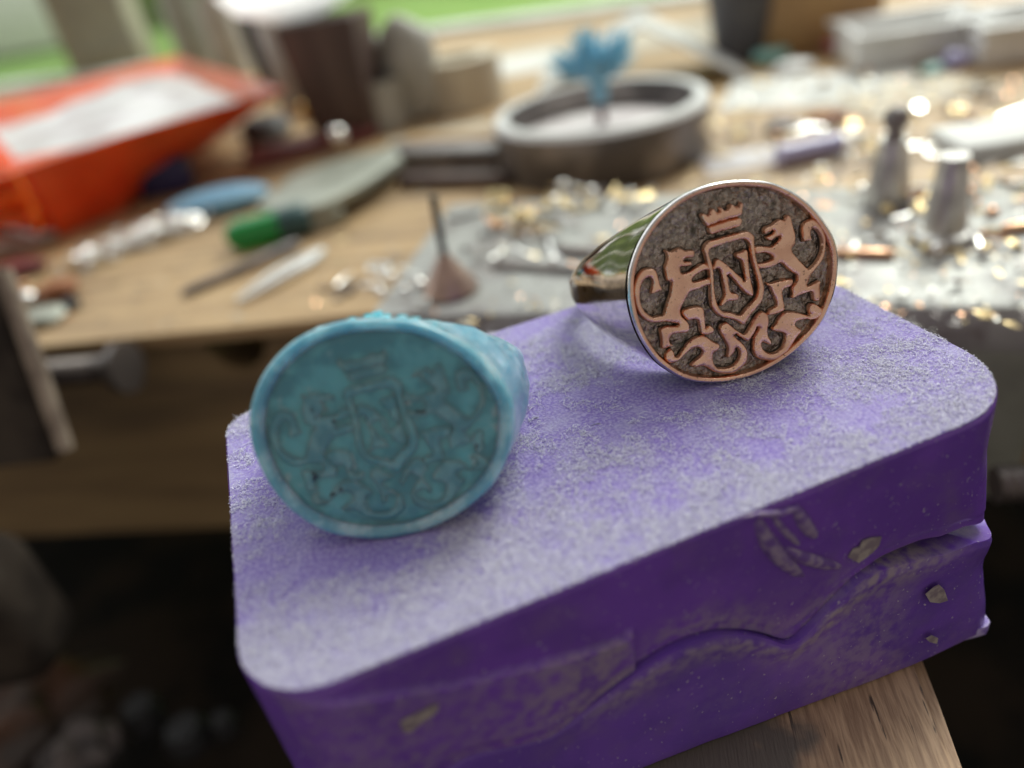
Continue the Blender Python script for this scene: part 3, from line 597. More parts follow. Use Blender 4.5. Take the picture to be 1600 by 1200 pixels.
def relief(name, loops, h0, h1, wall, m, root, T, sc=(1.0, 1.0), edge=None):
    # sculpted, softly domed relief: sloped walls rising from the outline, triangulated over a fine grid
    loops = [[(x * sc[0], y * sc[1]) for x, y in L] for L in loops]
    loops = [grow(L, wall * (1.0 if k == 0 else -1.0)) for k, L in enumerate(loops)]
    pts, edges = [], []
    for L in loops:
        n0 = len(pts); pts += L; edges += [(n0 + i, n0 + (i + 1) % len(L)) for i in range(len(L))]
    cand = []
    for L in loops:
        n = len(L)
        for i in range(n):
            p, q, r_ = L[i - 1], L[i], L[(i + 1) % n]; tx, ty = r_[0] - p[0], r_[1] - p[1]; l = math.hypot(tx, ty) or 1
            for d in (wall * 0.5, wall, wall * 1.6):
                for sg in (1, -1): cand.append((q[0] - ty / l * d * sg, q[1] + tx / l * d * sg, d))
    C = np.array(cand); D, I = seg_dist(C[:, :2], loops); keep = C[I & (D > C[:, 2] * 0.8)]
    xs = [p[0] for p in pts]; ys = [p[1] for p in pts]; g = 0.017
    G = np.array([(x + (g / 2 if k % 2 else 0), y) for k, y in enumerate(np.arange(min(ys), max(ys), g)) for x in np.arange(min(xs), max(xs), g)])
    D, I = seg_dist(G, loops); G = G[I & (D > wall * 1.7)]
    allp = pts + [tuple(p[:2]) for p in keep] + [tuple(p) for p in G]
    vo, eo, fo, *_ = delaunay_2d_cdt([Vector(p) for p in allp], edges, [], 0, 1e-5)
    VP = np.array([(v.x, v.y) for v in vo]); D, I = seg_dist(VP, loops)
    cen = np.array([VP[list(f)].mean(0) for f in fo]); _, CI = seg_dist(cen, loops)
    V = []
    for (x, y), d in zip(VP, D):
        k = 0.86 * smooth(0.0, wall * 1.2, d) + 0.14 * smooth(0.0, wall * 3.4, d)
        V.append(Vector((x, y, h0 + (h1 - h0) * k + 0.0025 * k * nz(x * 14, y * 14, 3))))
    Fs = [tuple(f) for f, c in zip(fo, CI) if c]
    a_, b_, c_ = (V[k] for k in Fs[0][:3])
    o = part(name, xf((V, Fs), T), [m, edge] if edge else m, root, None)
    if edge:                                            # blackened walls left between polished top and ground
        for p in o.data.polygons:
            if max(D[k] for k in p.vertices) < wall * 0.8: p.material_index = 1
    return o
def emblem(root, T, m, h0, h1, bev, sc=(1.0, 1.0), edge=None):
    S = lambda k: soften(poly_of(k))
    relief('crown', [soften(poly_of('crown'), 1)], h0, h1, bev, m, root, T, sc, edge); relief('crown_band', [S('crown_band')], h0, h1, bev, m, root, T, sc, edge)
    relief('shield', [S('shield_o'), S('shield_i')], h0, h1 + 0.004, bev, m, root, T, sc, edge)
    relief('letter', [S('letter')], h0, h1, bev, m, root, T, sc, edge)
    relief('lion', [S('lion_a')], h0, h1, bev, m, root, T, sc, edge); relief('lion_leg', [S('leg_a')], h0, h1, bev, m, root, T, sc, edge)
    relief('lion', [S('lion_b')], h0, h1 - 0.003, bev, m, root, T, sc, edge); relief('lion_leg', [S('leg_b')], h0, h1 - 0.003, bev, m, root, T, sc, edge)
    relief('scroll', [S('scroll')], h0, h1 - 0.006, bev, m, root, T, sc, edge)

# polished silver signet ring
c1 = Vector((3.486, 5.101, 0.872)); base1 = Vector((3.5, 5.0, 0.0))
T1 = frame_of((-0.15582, -0.95156, 0.26505), (0.98632, -0.16452, -0.01077), (0.05385, 0.25975, 0.96418), c1 - base1)
ring = thing('signet_ring', 'polished silver signet ring with dark crest of two lions, crown and letter N', 'ring', base1)
hoop('band', M['silver'], ring, T1, 0.975, 0.898, 1.3, 1.2, 0.20, 1.45, 0.045, 1.02)
part('bezel', xf(rings_of([(1.0, -0.046), (0.999, -0.03), (0.994, -0.014), (0.985, -0.004), (0.975, 0.0)]), T1), M['silver'], ring)
part('rim', xf(rings_of([(0.975, 0.0), (0.962, 0.001), (0.950, -0.003), (0.942, -0.014), (0.937, -0.05), (0.930, -0.085)]), T1), M['copper'], ring)
def ground_wob(p, s):
    if s > 0.925: return 0
    return 0.016 * nz(p.x * 6, p.y * 6, 2) + 0.014 * nz(p.x * 15, p.y * 15, 5) + 0.007 * nz(p.x * 32, p.y * 32, 9)
part('sunken_ground', xf(rings_of([(0.931, -0.082)] + [(0.925 * (1 - k / 64), -0.080) for k in range(64)] + [(0.0005, -0.08)], ground_wob), T1), M['oxide'], ring)
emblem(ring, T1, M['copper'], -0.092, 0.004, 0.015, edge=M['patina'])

# blue wax of the same ring
c2 = Vector((0.143, 4.743, 0.836)); base2 = Vector((0.2, 4.6, 0.0))
T2 = frame_of((-0.27625, -0.91441, 0.29587), (0.95645, -0.29175, -0.00867), (0.09425, 0.28060, 0.95519), c2 - base2)
wax = thing('wax_ring', 'cloudy blue wax copy of the signet ring with frosted rim and faint crest', 'wax ring', base2)
def wax_wob(p, t):
    k = smooth(0.05, 0.5, t)
    return p.normalized() * (k * (0.035 * nz(p.x * 2.2, p.y * 2.2, p.z * 2.2) + 0.02 * nz(p.x * 6, p.y * 6, p.z * 6) + 0.008 * nz(p.x * 15, p.y * 15, p.z * 15)))
sx, sy = 0.987 / 0.975, 0.872 / 0.898
S2 = T2 @ Matrix.Diagonal((sx, sy, 1, 1))
hoop('band', M['wax_rim'], wax, T2, 0.987, 0.872, 1.12, 1.14, 0.26, 1.4, 0.06, 0.86, wax_wob)
part('rim', xf(rings_of([(1.0, -0.062), (1.004, -0.04), (1.0, -0.012), (0.985, 0.008), (0.96, 0.016), (0.935, 0.012), (0.915, -0.004), (0.90, -0.03), (0.885, -0.048)],
     lambda p, s: 0.006 * nz(p.x * 5, p.y * 5, 3)), S2), M['wax_rim'], wax)
part('face', xf(rings_of([(0.89, -0.042)] + [(0.885 * (1 - k / 48), -0.046) for k in range(48)] + [(0.0005, -0.046)],
     lambda p, s: (0 if s > 0.87 else 0.012 * nz(p.x * 3, p.y * 3, 2) + 0.006 * nz(p.x * 9, p.y * 9, 5))), S2), M['wax'], wax)
emblem(wax, S2, M['wax_relief'], -0.066, -0.026, 0.034, (0.915, 0.915))
for k in range(16):                                      # torn flashing and crumbs along the top edge
    th = 0.95 + 1.5 * k / 15 + rnd.uniform(-0.05, 0.05); p = Vector((0.985 * math.cos(th), 0.868 * math.sin(th), -0.10 - rnd.uniform(0, 0.16)))
    s = rnd.uniform(0.012, 0.035)
    part('wax_crumb', xf(mv(blob(s * 1.8, s, s * 0.9, 0.5, 2.0, k, 2), p * 0.985), T2), M['wax_rim'], wax)

# ------------------------------------------------------------------ things on the bench, blurred behind the mould
ZB = -3.0
def on(px, py): return at(px, py, ZB)
BROT = BANG
def place(VF, px, py, ang=0.0): p = on(px, py); return p, rz(VF, BROT + ang)
def put(name, VF, m, px, py, label, cat, ang=0.0, group=None, lift=0.0, angle=40):
    p, q = place(VF, px, py, ang); p.z += lift
    return single(name, q, M[m] if isinstance(m, str) else m, label, cat, group, loc=p, angle=angle)

# thick steel bench plate carrying the scrap
ST = -2.1
q = [at(570, 492, ST), at(690, 322, ST), at(1700, 250, ST), at(1760, 470, ST), at(1330, 476, ST)]
front_l = at(575, 495, ST)
pp = [(p.x, p.y) for p in (at(572, 492, ST), at(1330, 478, ST), at(1800, 478, ST), at(1800, 265, ST), at(700, 315, ST))]
single('bench_plate', prism(pp, ZB, ST, 0.22), M['plate'], 'thick scuffed grey steel plate lying on the bench behind the rings', 'steel plate')
single('angle_bracket', prism([(p.x, p.y) for p in (at(1415, 560, -3.9), at(1640, 570, -3.9), at(1640, 470, -3.9), at(1415, 470, -3.9))], -7.0, -3.42, 0.12), M['olive'], 'olive grey steel bracket on the bench front under the plate', 'bracket')
def tp(px, py): return at(px, py, ST)

# mounted cone burr standing on the plate
p = tp(706, 455); k = 1 / scale_at(p)
burr = thing('cone_burr', 'squat brown metal cone burr with a thin dark upright shaft', 'burr', p)
part('cone', lathe([(0, 0), (40 * k, 0), (44 * k, 5 * k), (43 * k, 9 * k), (9 * k, 62 * k), (0, 62 * k)], 40), M['cone'], burr)
part('shaft', tube([(0, 0, 58 * k), (4 * k, 2 * k, 152 * k)], 6 * k, 10), M['black'], burr)

# steel dish
p = on(938, 300); k = 1 / scale_at(on(938, 225)); R_ = 154 * k
ctr = on(944, 246); ctr.z = ZB
dish = thing('steel_dish', 'round grey steel dish with a pale rim holding white powder', 'dish', ctr)
part('wall', lathe([(R_ * 0.86, 0.05), (R_ * 0.86, 1.5), (R_ * 0.86, 1.6), (R_ * 0.97, 1.6), (R_, 1.5), (R_, 0.12), (R_ * 0.97, 0.0), (R_ * 0.5, 0.0)], 72), M['dish'], dish)
part('rim', lathe([(R_ * 0.86, 1.53), (R_ * 0.88, 1.63), (R_ * 0.97, 1.63), (R_ * 1.004, 1.49)], 72), M['white'], dish)
part('powder', lathe([(0, 1.05), (R_ * 0.4, 1.0), (R_ * 0.862, 0.8)], 48), M['powder'], dish)
bc = ctr + Vector((0.0, -0.1, 0.75))
brush = thing('bristle_brush', 'small blue bristle brush on a dark red shank standing in the dish', 'brush', bc)
part('shank', tube([(0, 0, 0), (0.02, 0, 1.0)], 0.13, 10), M['stem'], brush)
part('hub', lathe([(0, 0.9), (0.2, 0.9), (0.3, 1.5), (0.2, 1.7), (0, 1.7)], 20), M['bristle'], brush)
bl = []
for i in range(300):
    cl_ = i % 6; a = cl_ * PI / 3 + 0.4 + rnd.gauss(0, 0.30); e = (0.55, 1.0, 0.5, 1.1, 0.6, 0.9)[cl_] + rnd.gauss(0, 0.16); L = rnd.uniform(0.75, 1.25); d = Vector((math.cos(a) * math.cos(e), math.sin(a) * math.cos(e), math.sin(e)))
    bl.append(tube([Vector((0, 0, 1.5)) + d * 0.2, Vector((0, 0, 1.5)) + d * L * 0.9 + Vector((0, 0, .05)), Vector((0, 0, 1.5)) + d * L * 1.3], [0.045, 0.04, 0.02], 5))
tag(part('bristles', join(*bl), M['bristle'], brush), kind='stuff')

# red scoop tray with milky film inside
ztr = -0.35
rim = [at(446, 138, ztr), at(275, 88, ztr), at(-60, 172, ztr), at(-160, 330, ztr), at(40, 262, ztr), at(190, 212, ztr)]
flo = [at(280, 262, ZB), at(262, 215, ZB), at(20, 260, ZB), at(-40, 360, ZB), at(90, 372, ZB), at(190, 330, ZB)]
tray = thing('scoop_tray', 'red orange plastic scoop tray with a pointed lip on the bench', 'tray', on(150, 340))
def tray_mesh():
    L = -Vector(tray.location); n = 6; V = []; Fs = []
    cr = sum(rim, Vector()) / n
    for k, (f, h) in enumerate(((0.0, 0.02), (0.33, 0), (0.66, 0), (1.0, 0))):
        V += [L + flo[i].lerp(rim[i], f) for i in range(n)]
    for k in range(3, -1, -1):
        V += [L + flo[i].lerp(rim[i], k / 3).lerp(Vector((cr.x, cr.y, 0)), 0.035) * 1 for i in range(n)]
    for i in range(n):
        p = flo[i].lerp(rim[i], 0); V[7 * n + i] = L + flo[i].lerp(sum(flo, Vector()) / n, 0.04) + Vector((0, 0, 0.12))
        for k in (1, 2, 3):
            c = flo[i].lerp(rim[i], k / 3); inner = c.lerp(Vector((cr.x, cr.y, c.z)), 0.03); V[(7 - k) * n + i] = L + inner
    for k in range(7):
        for i in range(n): i2 = (i + 1) % n; Fs.append((k * n + i, k * n + i2, (k + 1) * n + i2, (k + 1) * n + i))
    Fs.append(tuple(range(n))[::-1]); Fs.append(tuple(range(7 * n, 8 * n)))
    return V, Fs
part('shell', tray_mesh(), M['red'], tray, angle=25)
bagp = [at(150, 195, -0.9), at(250, 185, -0.9), at(395, 140, -0.75), at(270, 97, -0.9), at(200, 115, -1.1), at(130, 170, -1.3), at(0, 205, -1.4), at(20, 235, -1.2)]
def film():
    pts = [(p.x, p.y) for p in (at(20, 240, -0.75), at(190, 206, -0.7), at(415, 141, -0.6), at(275, 97, -0.6), at(200, 112, -0.7), at(110, 172, -0.9), at(-20, 200, -0.9))]
    cx, cy = sum(p[0] for p in pts) / 7, sum(p[1] for p in pts) / 7; V, Fs = [], []; nr, m_ = 8, 56
    for r in range(nr + 1):
        for j in range(m_):
            f = j / m_ * 7; i = int(f); a, b = pts[i], pts[(i + 1) % 7]; x, y = a[0] + (b[0] - a[0]) * (f - i), a[1] + (b[1] - a[1]) * (f - i)
            k = 0.05 + 0.95 * r / nr; X_, Y_ = cx + (x - cx) * k, cy + (y - cy) * k
            V.append(Vector((X_, Y_, -0.95 + 0.55 * smooth(0.0, 1.0, 1 - r / nr) + 0.5 * nz(X_ * 0.5, Y_ * 0.5, 3) * (1 - (r / nr) ** 3))))
    for r in range(nr):
        for j in range(m_): j2 = (j + 1) % m_; Fs.append((r * m_ + j, (r + 1) * m_ + j, (r + 1) * m_ + j2, r * m_ + j2))
    Fs.append(tuple(range(m_)))
    return V, Fs
single('crumpled_film', film(), M['bag'], 'crumpled milky plastic film lying in the red scoop tray', 'plastic film')

# left of the middle
put('blue_wax_bar', blob(1.75, 0.95, 0.42, 0.08, 1, 2), 'blue', 345, 330, 'pale blue oval bar of modelling wax beside the red tray', 'wax bar', 0.35)
put('navy_case', box(1.9, 1.3, 1.3, 0.3), 'navy', 268, 300, 'dark navy case tucked under the red tray', 'case', 0.3)
gq = [at(405, 338, -2.6), at(445, 345, -2.5), at(500, 325, -2.3), at(560, 290, -2.2), at(627, 240, -2.1), at(615, 222, -2.1), at(520, 255, -2.3), at(455, 290, -2.5)]
single('steel_spatula', join(prism([(p.x, p.y) for p in gq], -2.55, -2.2, 0.1), mv(box(1.2, 1.0, 0.46, 0.05), (gq[2].x, gq[2].y + 0.6, ZB))), M['olive'], 'broad leaf shaped steel blade resting across the bench', 'blade')
gp, ge = on(372, 392), on(490, 362)
cap = thing('green_bottle', 'small glossy green glass bottle with dark teal cap lying on its side', 'bottle', on(372, 400))
L_ = -Vector(cap.location); gp.z = ge.z = ZB + 0.42
mid = gp.lerp(ge, 0.5)
part('glass_body', mv(tube([gp.lerp(ge, t) for t in (-0.10, -0.07, 0.0, 0.1, 0.6)], [0.08, 0.25, 0.38, 0.44, 0.44], 20), L_), M['green'], cap)
part('cap', mv(tube([gp.lerp(ge, t) for t in (0.601, 0.62, 0.95, 1.0, 1.04)], [0.44, 0.47, 0.47, 0.40, 0.1], 20), L_), M['teal'], cap)
def rod(name, a, b, r, m, label, cat, group=None, z=ZB, r2=None, n=10):
    A, Bq = at(*a, z), at(*b, z); A.z += r; Bq.z += (r2 or r)
    loc = A.copy(); loc.z = z
    P = [A.lerp(Bq, t) - loc for t in (0, 0.05, 0.5, 0.95, 1)]; r2 = r2 or r
    return single(name, tube(P, [r * .6, r, (r + r2) / 2, r2, r2 * .6], n), M[m], label, cat, group, loc=loc)
rod('needle_file', (286, 466), (470, 388), 0.11, 'iron', 'thin dark needle file on the light wood in front of the green bottle', 'file', r2=0.16)
tw = thing('steel_tweezers', 'shiny steel tweezers lying nearest the front edge of the bench', 'tweezers', on(372, 478))
for s in (-0.10, 0.12):
    A, Bq = on(372, 478), on(506, 398); sd = (Bq - A).cross(Vector((0, 0, 1))).normalized() * s
    P = [A.lerp(Bq, t) + sd * (0.4 + 1.6 * math.sin(PI * t)) + Vector((0, 0, 0.12)) - Vector(tw.location) for t in (0, .1, .25, .4, .55, .7, .85, 1)]
    part('blade', tube(P, [0.03, 0.05, 0.09, 0.13, 0.14, 0.13, 0.11, 0.08], 8), M['bright'], tw)
ch = thing('silver_chain', 'glinting heap of fine silver chain on the light wood below the red tray', 'chain', on(225, 385))
lk = mesh('link', *torus(0.17, 0.05, 12, 6), M['bright']); c0 = Vector(ch.location)
for i in range(110):
    t = rnd.random(); p = on(135, 412).lerp(on(318, 345), t) + Vector((rnd.gauss(0, 0.32), rnd.gauss(0, 0.45), rnd.uniform(0.08, 0.34)))
    o = bpy.data.objects.new('link', lk); COL.objects.link(o); o.parent = ch; o.location = p - c0; o.rotation_euler = (rnd.uniform(0, 3), rnd.uniform(0, 3), rnd.uniform(0, 3))
for (px, py, rx, ry, rz_, m, nm, lb, ct) in (
    (95, 462, .55, .45, .25, 'orange', 'leather_scrap', 'orange brown leather scrap at the left end of the bench', 'leather scrap'),
    (45, 478, .32, .3, .25, 'bright', 'silver_nugget', 'shiny silver nugget beside the leather scrap', 'nugget'),
    (60, 505, .75, .5, .2, 'olive', 'metal_clip', 'dull green metal clip near the front left of the bench', 'clip'),
    (112, 482, .28, .22, .16, 'black', 'rubber_plug', 'small black rubber plug next to the leather scrap', 'plug'),
    (30, 430, .9, .6, .25, 'maroon', 'maroon_pouch', 'maroon leather pouch partly hidden behind the clamp jaw', 'pouch')):
    put(nm, blob(rx, ry, rz_, .25, 1.5, px), m, px, py, lb, ct, 0.3)
pl = thing('pliers', 'grey steel pliers at the far left below the red tray', 'pliers', on(20, 385))
for a, b in (((-40, 352), (72, 378)), ((-40, 405), (70, 385))):
    A, Bq = on(*a), on(*b); part('handle', mv(tube([A + Vector((0, 0, .2)), A.lerp(Bq, .5) + Vector((0, .15, .25)), Bq + Vector((0, 0, .2))], [.2, .22, .14], 10), -Vector(pl.location)), M['steel'], pl)
A, Bq = on(66, 380), on(92, 372); part('jaw', mv(tube([A + Vector((0, 0, .22)), Bq + Vector((0, 0, .2))], [.26, .12], 10), -Vector(pl.location)), M['steel'], pl)

# clamp at the left with its screw in front of the bench
vice = thing('clamp', 'grey clamp at the left with a threaded screw and round pad before the bench', 'clamp', at(60, 740, -6.0))
V0 = -Vector(vice.location)
part('screw', mv(along(bp(-3.5, -0.95, -0.25), bp(2.3, -0.95, -0.25), screw_thread(5.8, 0.33, 0.17, depth=0.075)), V0), M['bolt'], vice)
part('pad', mv(along(bp(2.05, -0.95, -0.25), bp(2.95, -0.95, -0.25), ([Vector((v.z, v.x, v.y)) for v in lathe([(0, 0), (0.30, 0), (0.34, 0.5), (0.56, 0.62), (0.60, 0.85), (0, 0.9)], 28)[0]], lathe([(0, 0), (0.30, 0), (0.34, 0.5), (0.56, 0.62), (0.60, 0.85), (0, 0.9)], 28)[1])), V0), M['bolt'], vice)
t0_, t1_ = at(-12, 430, -0.3), at(92, 722, -3.9); nb = (t1_ - t0_)
jw = [t0_, t1_, t1_ - BX * 6 - Vector((0, 0, 0.35)), t0_ - BX * 6]
jV = [p + V0 for p in jw] + [p + V0 - BY * 0.2 - BX * 0.30 for p in jw]
jV = [p + V0 + BY * 0.5 for p in jw] + [p + V0 - BX * 0.10 for p in jw]
bmj = bmesh.new(); vs = [bmj.verts.new(v) for v in jV]
for f in ((0, 1, 2, 3), (7, 6, 5, 4), (0, 4, 5, 1), (1, 5, 6, 2), (2, 6, 7, 3), (3, 7, 4, 0)): bmj.faces.new([vs[i] for i in f])
bmesh.ops.recalc_face_normals(bmj, faces=bmj.faces[:]); bmesh.ops.bevel(bmj, geom=bmj.edges[:], offset=0.07, segments=2, affect='EDGES'); bmj.verts.index_update()
part('jaw_plate', ([v.co.copy() for v in bmj.verts], [tuple(v.index for v in f.verts) for f in bmj.faces]), M['jaw'], vice); bmj.free()
e0, e1 = t0_ + V0 + BX * 0.02, t1_ + V0 + BX * 0.02
part('lit_edge', tube([e0 + BY * 0.25, e0.lerp(e1, .5) + BY * 0.25, e1 + BY * 0.25 - (e1 - e0).normalized() * 0.1], [0.17, 0.18, 0.16], 10), M['jaw_edge'], vice)  # paler strip: light caught by the plate's edge, put into its colour
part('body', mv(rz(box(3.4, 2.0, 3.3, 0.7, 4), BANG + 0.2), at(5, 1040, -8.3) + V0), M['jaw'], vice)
# the same kind of screw at the right
vr = thing('clamp_screw', 'dark threaded clamp screw at the right beside the purple mould', 'screw', at(1600, 760, -4.6))
A = at(1553, 757, -4.6); part('thread', mv(along(A, A + BX * 3.0, screw_thread(3.0, 0.30, 0.17)), -Vector(vr.location)), M['bolt'], vr)
part('nut', mv(along(A + BX * 1.1, A + BX * 1.9, tube([(0, 0, 0), (0.7, 0, 0)], 0.55, 6)), -Vector(vr.location)), M['iron'], vr)

# far row along the window
put('beige_box', box(6.4, 4, 9, 0.2), 'beige', 185, 108, 'tall beige cardboard box standing before the window', 'box', 0.2)
for px, py, h, rr, m, lb in ((318, 112, 8.0, 1.35, 'olive', 'dull green plastic bottle beside the beige box'), (372, 116, 7.0, 1.25, 'grey', 'grey plastic bottle between the green bottle and the black stand')):
    put('plastic_bottle', lathe([(0, 0), (rr, 0), (rr, h * .62), (rr * .45, h * .8), (rr * .45, h), (0, h)], 28), m, px, py, lb, 'bottle', group='plastic bottles by the window')
put('lamp_stand', join(box(2.0, 1.8, 0.6, 0.1), lathe([(0.85, 0.5), (1.25, 7.5), (0, 7.5)], 24)), 'black', 438, 150, 'black tapered lamp stand at the back of the bench', 'stand')
put('glass_jar', lathe([(0, 0), (1.5, 0), (1.55, 4.2), (1.3, 4.6), (0, 4.6)], 28), 'grey', 488, 165, 'pale grey jar between the black stand and the brown block', 'jar')
wb = put('wooden_block', prism([(-1.2, -1.1), (1.2, -1.1), (1.2, 1.1), (-1.2, 1.1)], 0, 4.5, 0.1, 1.3), 'brown', 555, 212, 'dark brown wooden block standing upright under the white bowl', 'block')
p = on(520, 212); p.z = ZB + 4.52; single('white_bowl', lathe([(0, 0), (1.0, 0.02), (2.3, 0.5), (2.9, 1.3), (2.8, 1.3), (2.2, 0.65), (0, 0.3)], 40), M['bowl'], 'white bowl balanced on the brown wooden block', 'bowl', loc=p)
put('grey_pot', lathe([(0, 0), (1.15, 0), (1.25, 1.9), (1.1, 1.9), (1.0, 0.3), (0, 0.3)], 32), 'grey', 597, 200, 'grey metal pot before the brown block', 'pot')
put('clear_bag', blob(1.3, 1.0, 2.3, .25, 1.3, 4), 'grey', 655, 185, 'crumpled grey plastic bag standing beside the brown block', 'bag')
put('leather_pouch', box(5.2, 1.9, 0.55, 0.2), 'maroon', 490, 235, 'flat maroon leather tool pouch with scattered beads on it', 'pouch', 0.45)
put('black_dial', lathe([(0, 0), (1.0, 0), (1.15, .4), (0.8, .9), (0, 1.0)], 24), 'char', 420, 215, 'round black dial lying near the tip of the red tray', 'dial')
for px, py, r_, m, nm, lb in ((487, 190, .48, 'brass', 'brass_ball', 'brass ball beside the black dial'), (574, 205, .52, 'bright', 'steel_ball', 'large shiny steel ball in front of the brown block'), (537, 247, .34, 'bright', 'steel_ball', 'small steel ball on the near end of the maroon pouch')):
    put(nm, mv(lathe([(r_ * math.sin(PI * k / 10), -r_ * math.cos(PI * k / 10)) for k in range(11)], 20), (0, 0, r_)), m, px, py, lb, 'ball', lift=0.5 if 'pouch' in lb else 0.0)
for (a, b, w, h, m, nm, lb) in (((615, 262), (790, 262), 1.0, .75, 'dish', 'flat_bar', 'flat grey steel bar lying left of the round dish'), ((630, 292), (795, 290), .55, .4, 'brown', 'wood_strip', 'dark wooden strip lying in front of the steel bar'), ((640, 238), (800, 228), .8, .5, 'orangebox', 'wooden_batten', 'brown wooden batten behind the steel bar')):
    A, Bq = on(*a), on(*b); d = Bq - A
    single(nm, xf(mv(box(d.length, w, h, .06), (d.length / 2, 0, 0)), Matrix.Rotation(math.atan2(d.y, d.x), 4, 'Z')), M[m], lb, 'bar' if m == 'steel' else 'strip', loc=A)
put('tape_roll', lathe([(0.9, 0), (1.75, 0), (1.75, 2.0), (0.9, 2.0), (0.9, 0)], 40), 'cream', 728, 165, 'cream roll of masking tape behind the wooden batten', 'tape roll')
for px, py, sx_, sy_, an, m, lb in ((770, 110, 7, 4.5, .2, 'paper', 'white paper sheet lying behind the tape roll'), (690, 215, 4, 2.0, .3, 'cream', 'cream paper strip lying before the tape roll'), (985, 66, 14, 6, .05, 'cream', 'large cream paper sheet at the back of the bench'), (1275, 140, 6, 4.0, -.3, 'paper', 'white paper sheet right of the round dish'), (1200, 245, 3.6, 1.5, .1, 'bag', 'narrow white paper slip right of the round dish'), (1420, 150, 4.5, 2.6, .5, 'cream', 'cream paper sheet under the scattered scrap')):
    put('paper_sheet', xf(box(sx_, sy_, 0.05), Matrix.Rotation(0.01, 4, 'X')), m, px, py, lb, 'paper', an, lift=0.002 * (px % 7))
# folded white card, open at the front
cA, cB, cC = on(850, 150), on(1010, 150), on(1165, 125)
def card(p, q, top, bk):
    a = Vector(p); b = Vector(q); return a, b
tent = thing('folded_card', 'folded white plastic card standing like a tent behind the dish', 'card', on(1010, 140))
tl = -Vector(tent.location); L1, R1 = on(840, 150), on(1172, 128); dpt = BY * 4.5
apex = on(1010, 140) + Vector((0, 0, 2.2))
for s, e in ((L1, 0), (R1, 1)):
    nn = Vector((0, 0, 0.12)); V = [s, apex, apex + dpt, s + dpt]; V = [v + tl for v in V] + [v + tl + nn for v in V]
    part('panel', (V, [(0, 1, 2, 3), (7, 6, 5, 4), (0, 4, 5, 1), (1, 5, 6, 2), (2, 6, 7, 3), (3, 7, 4, 0)]), M['white'], tent)
put('dark_cup', lathe([(0, 0), (1.05, 0), (1.5, 3.6), (1.35, 3.6), (0.95, .2), (0, .2)], 32), 'char', 1158, 92, 'dark charcoal cup at the back right of the bench', 'cup')
put('tan_box', box(4.6, 3.0, 3.4, .1), 'orangebox', 1268, 70, 'tan cardboard box between the dark cup and the white trays', 'box')
for px, py, lb in ((1418, 88, 'white plastic tray beside the tan box'), (1610, 78, 'white plastic tray at the far right edge')):
    p = on(px, py); t = thing('plastic_tray', lb, 'tray', p, 'white plastic trays at the back right', BANG)
    part('wall', join(mv(box(4.4, .2, 1.25, .06), (0, -1.5, 0.02)), mv(box(4.4, .2, 1.25, .06), (0, 1.5, 0.02)), mv(box(.2, 2.79, 1.25, .06), (-2.1, 0, 0.02)), mv(box(.2, 2.79, 1.25, .06), (2.1, 0, 0.02))), M['white'], t)
    part('base', mv(box(3.98, 2.78, .15), (0, 0, 0.03)), M['white'], t)
    part('lip', join(mv(box(4.9, .35, .16, .05), (0, -1.72, 1.13)), mv(box(4.9, .35, .16, .05), (0, 1.72, 1.13))), M['white'], t)
for px, py, rx, ry, rz_, m, nm, lb, ct in ((1262, 75, .75, .5, .5, 'pink', 'pink_cloth', 'crumpled pink cloth before the tan box', 'cloth'), (1305, 80, .5, .4, .3, 'pink', 'pink_cloth', 'small pink cloth scrap left of the white tray', 'cloth'),
    (1205, 100, .75, .5, .35, 'aqua', 'aqua_stopper', 'aqua plastic stopper in front of the dark cup', 'stopper'), (1240, 112, .8, .5, .22, 'white', 'white_stopper', 'white plastic stopper next to the aqua one', 'stopper'), (1490, 108, .42, .36, .32, 'lilac', 'lilac_bead', 'large pale lilac bead before the white trays', 'bead'), (1455, 118, .35, .3, .2, 'aqua', 'aqua_bead', 'pale aqua bead left of the lilac bead', 'bead'),
    (1405, 100, .5, .4, .3, 'iron', 'dark_lump', 'dark iron lump behind the cream paper', 'lump'), (1225, 205, .6, .4, .2, 'iron', 'dark_clip', 'dark metal clip right of the round dish', 'clip'), (1290, 195, .7, .3, .2, 'orange', 'leather_offcut', 'brown leather offcut right of the dark clip', 'offcut')):
    put(nm, blob(rx, ry, rz_, .3, 1.6, px), m, px, py, lb, ct, 0.2)
# pawn shaped punches standing on the plate
for px, py, hh, ball, lb in ((1385, 318, 100, True, 'tapered grey doming punch with a dark ball top'), (1472, 372, 130, False, 'taller tapered grey punch with a ring foot on the steel plate')):
    p = tp(px, py); k = 1 / scale_at(p) / 1.0
    t = thing('doming_punch', lb, 'punch', p, 'doming punches standing on the plate')
    part('body', lathe([(0, 0), (33 * k, 0), (34 * k, 4 * k), (20 * k, hh * k), (0, hh * k)], 32), M['steel'], t)
    if ball:
        part('neck', lathe([(14 * k, hh * k), (9 * k, (hh + 16) * k), (0, (hh + 16) * k)], 20), M['iron'], t)
        r_ = 18 * k; part('ball', mv(lathe([(r_ * math.sin(PI * j / 10), -r_ * math.cos(PI * j / 10)) for j in range(11)], 20), (0, 0, (hh + 30) * k)), M['iron'], t)
    else:
        part('foot', mv(torus(38 * k, 9 * k, 28, 8), (0, 0, 9 * k)), M['steel'], t)
rod('pale_rod', (1552, 208), (1660, 165), .20, 'bright', 'pale polished metal rod at the right edge', 'rod')
rod('bronze_rod', (1562, 368), (1660, 350), .10, 'coppery', 'thin bronze rod on the steel plate at the right edge', 'rod', z=ST)
rod('iron_strip', (772, 418), (905, 428), .07, 'iron', 'thin dark iron strip lying on the plate behind the silver ring', 'strip', z=ST)
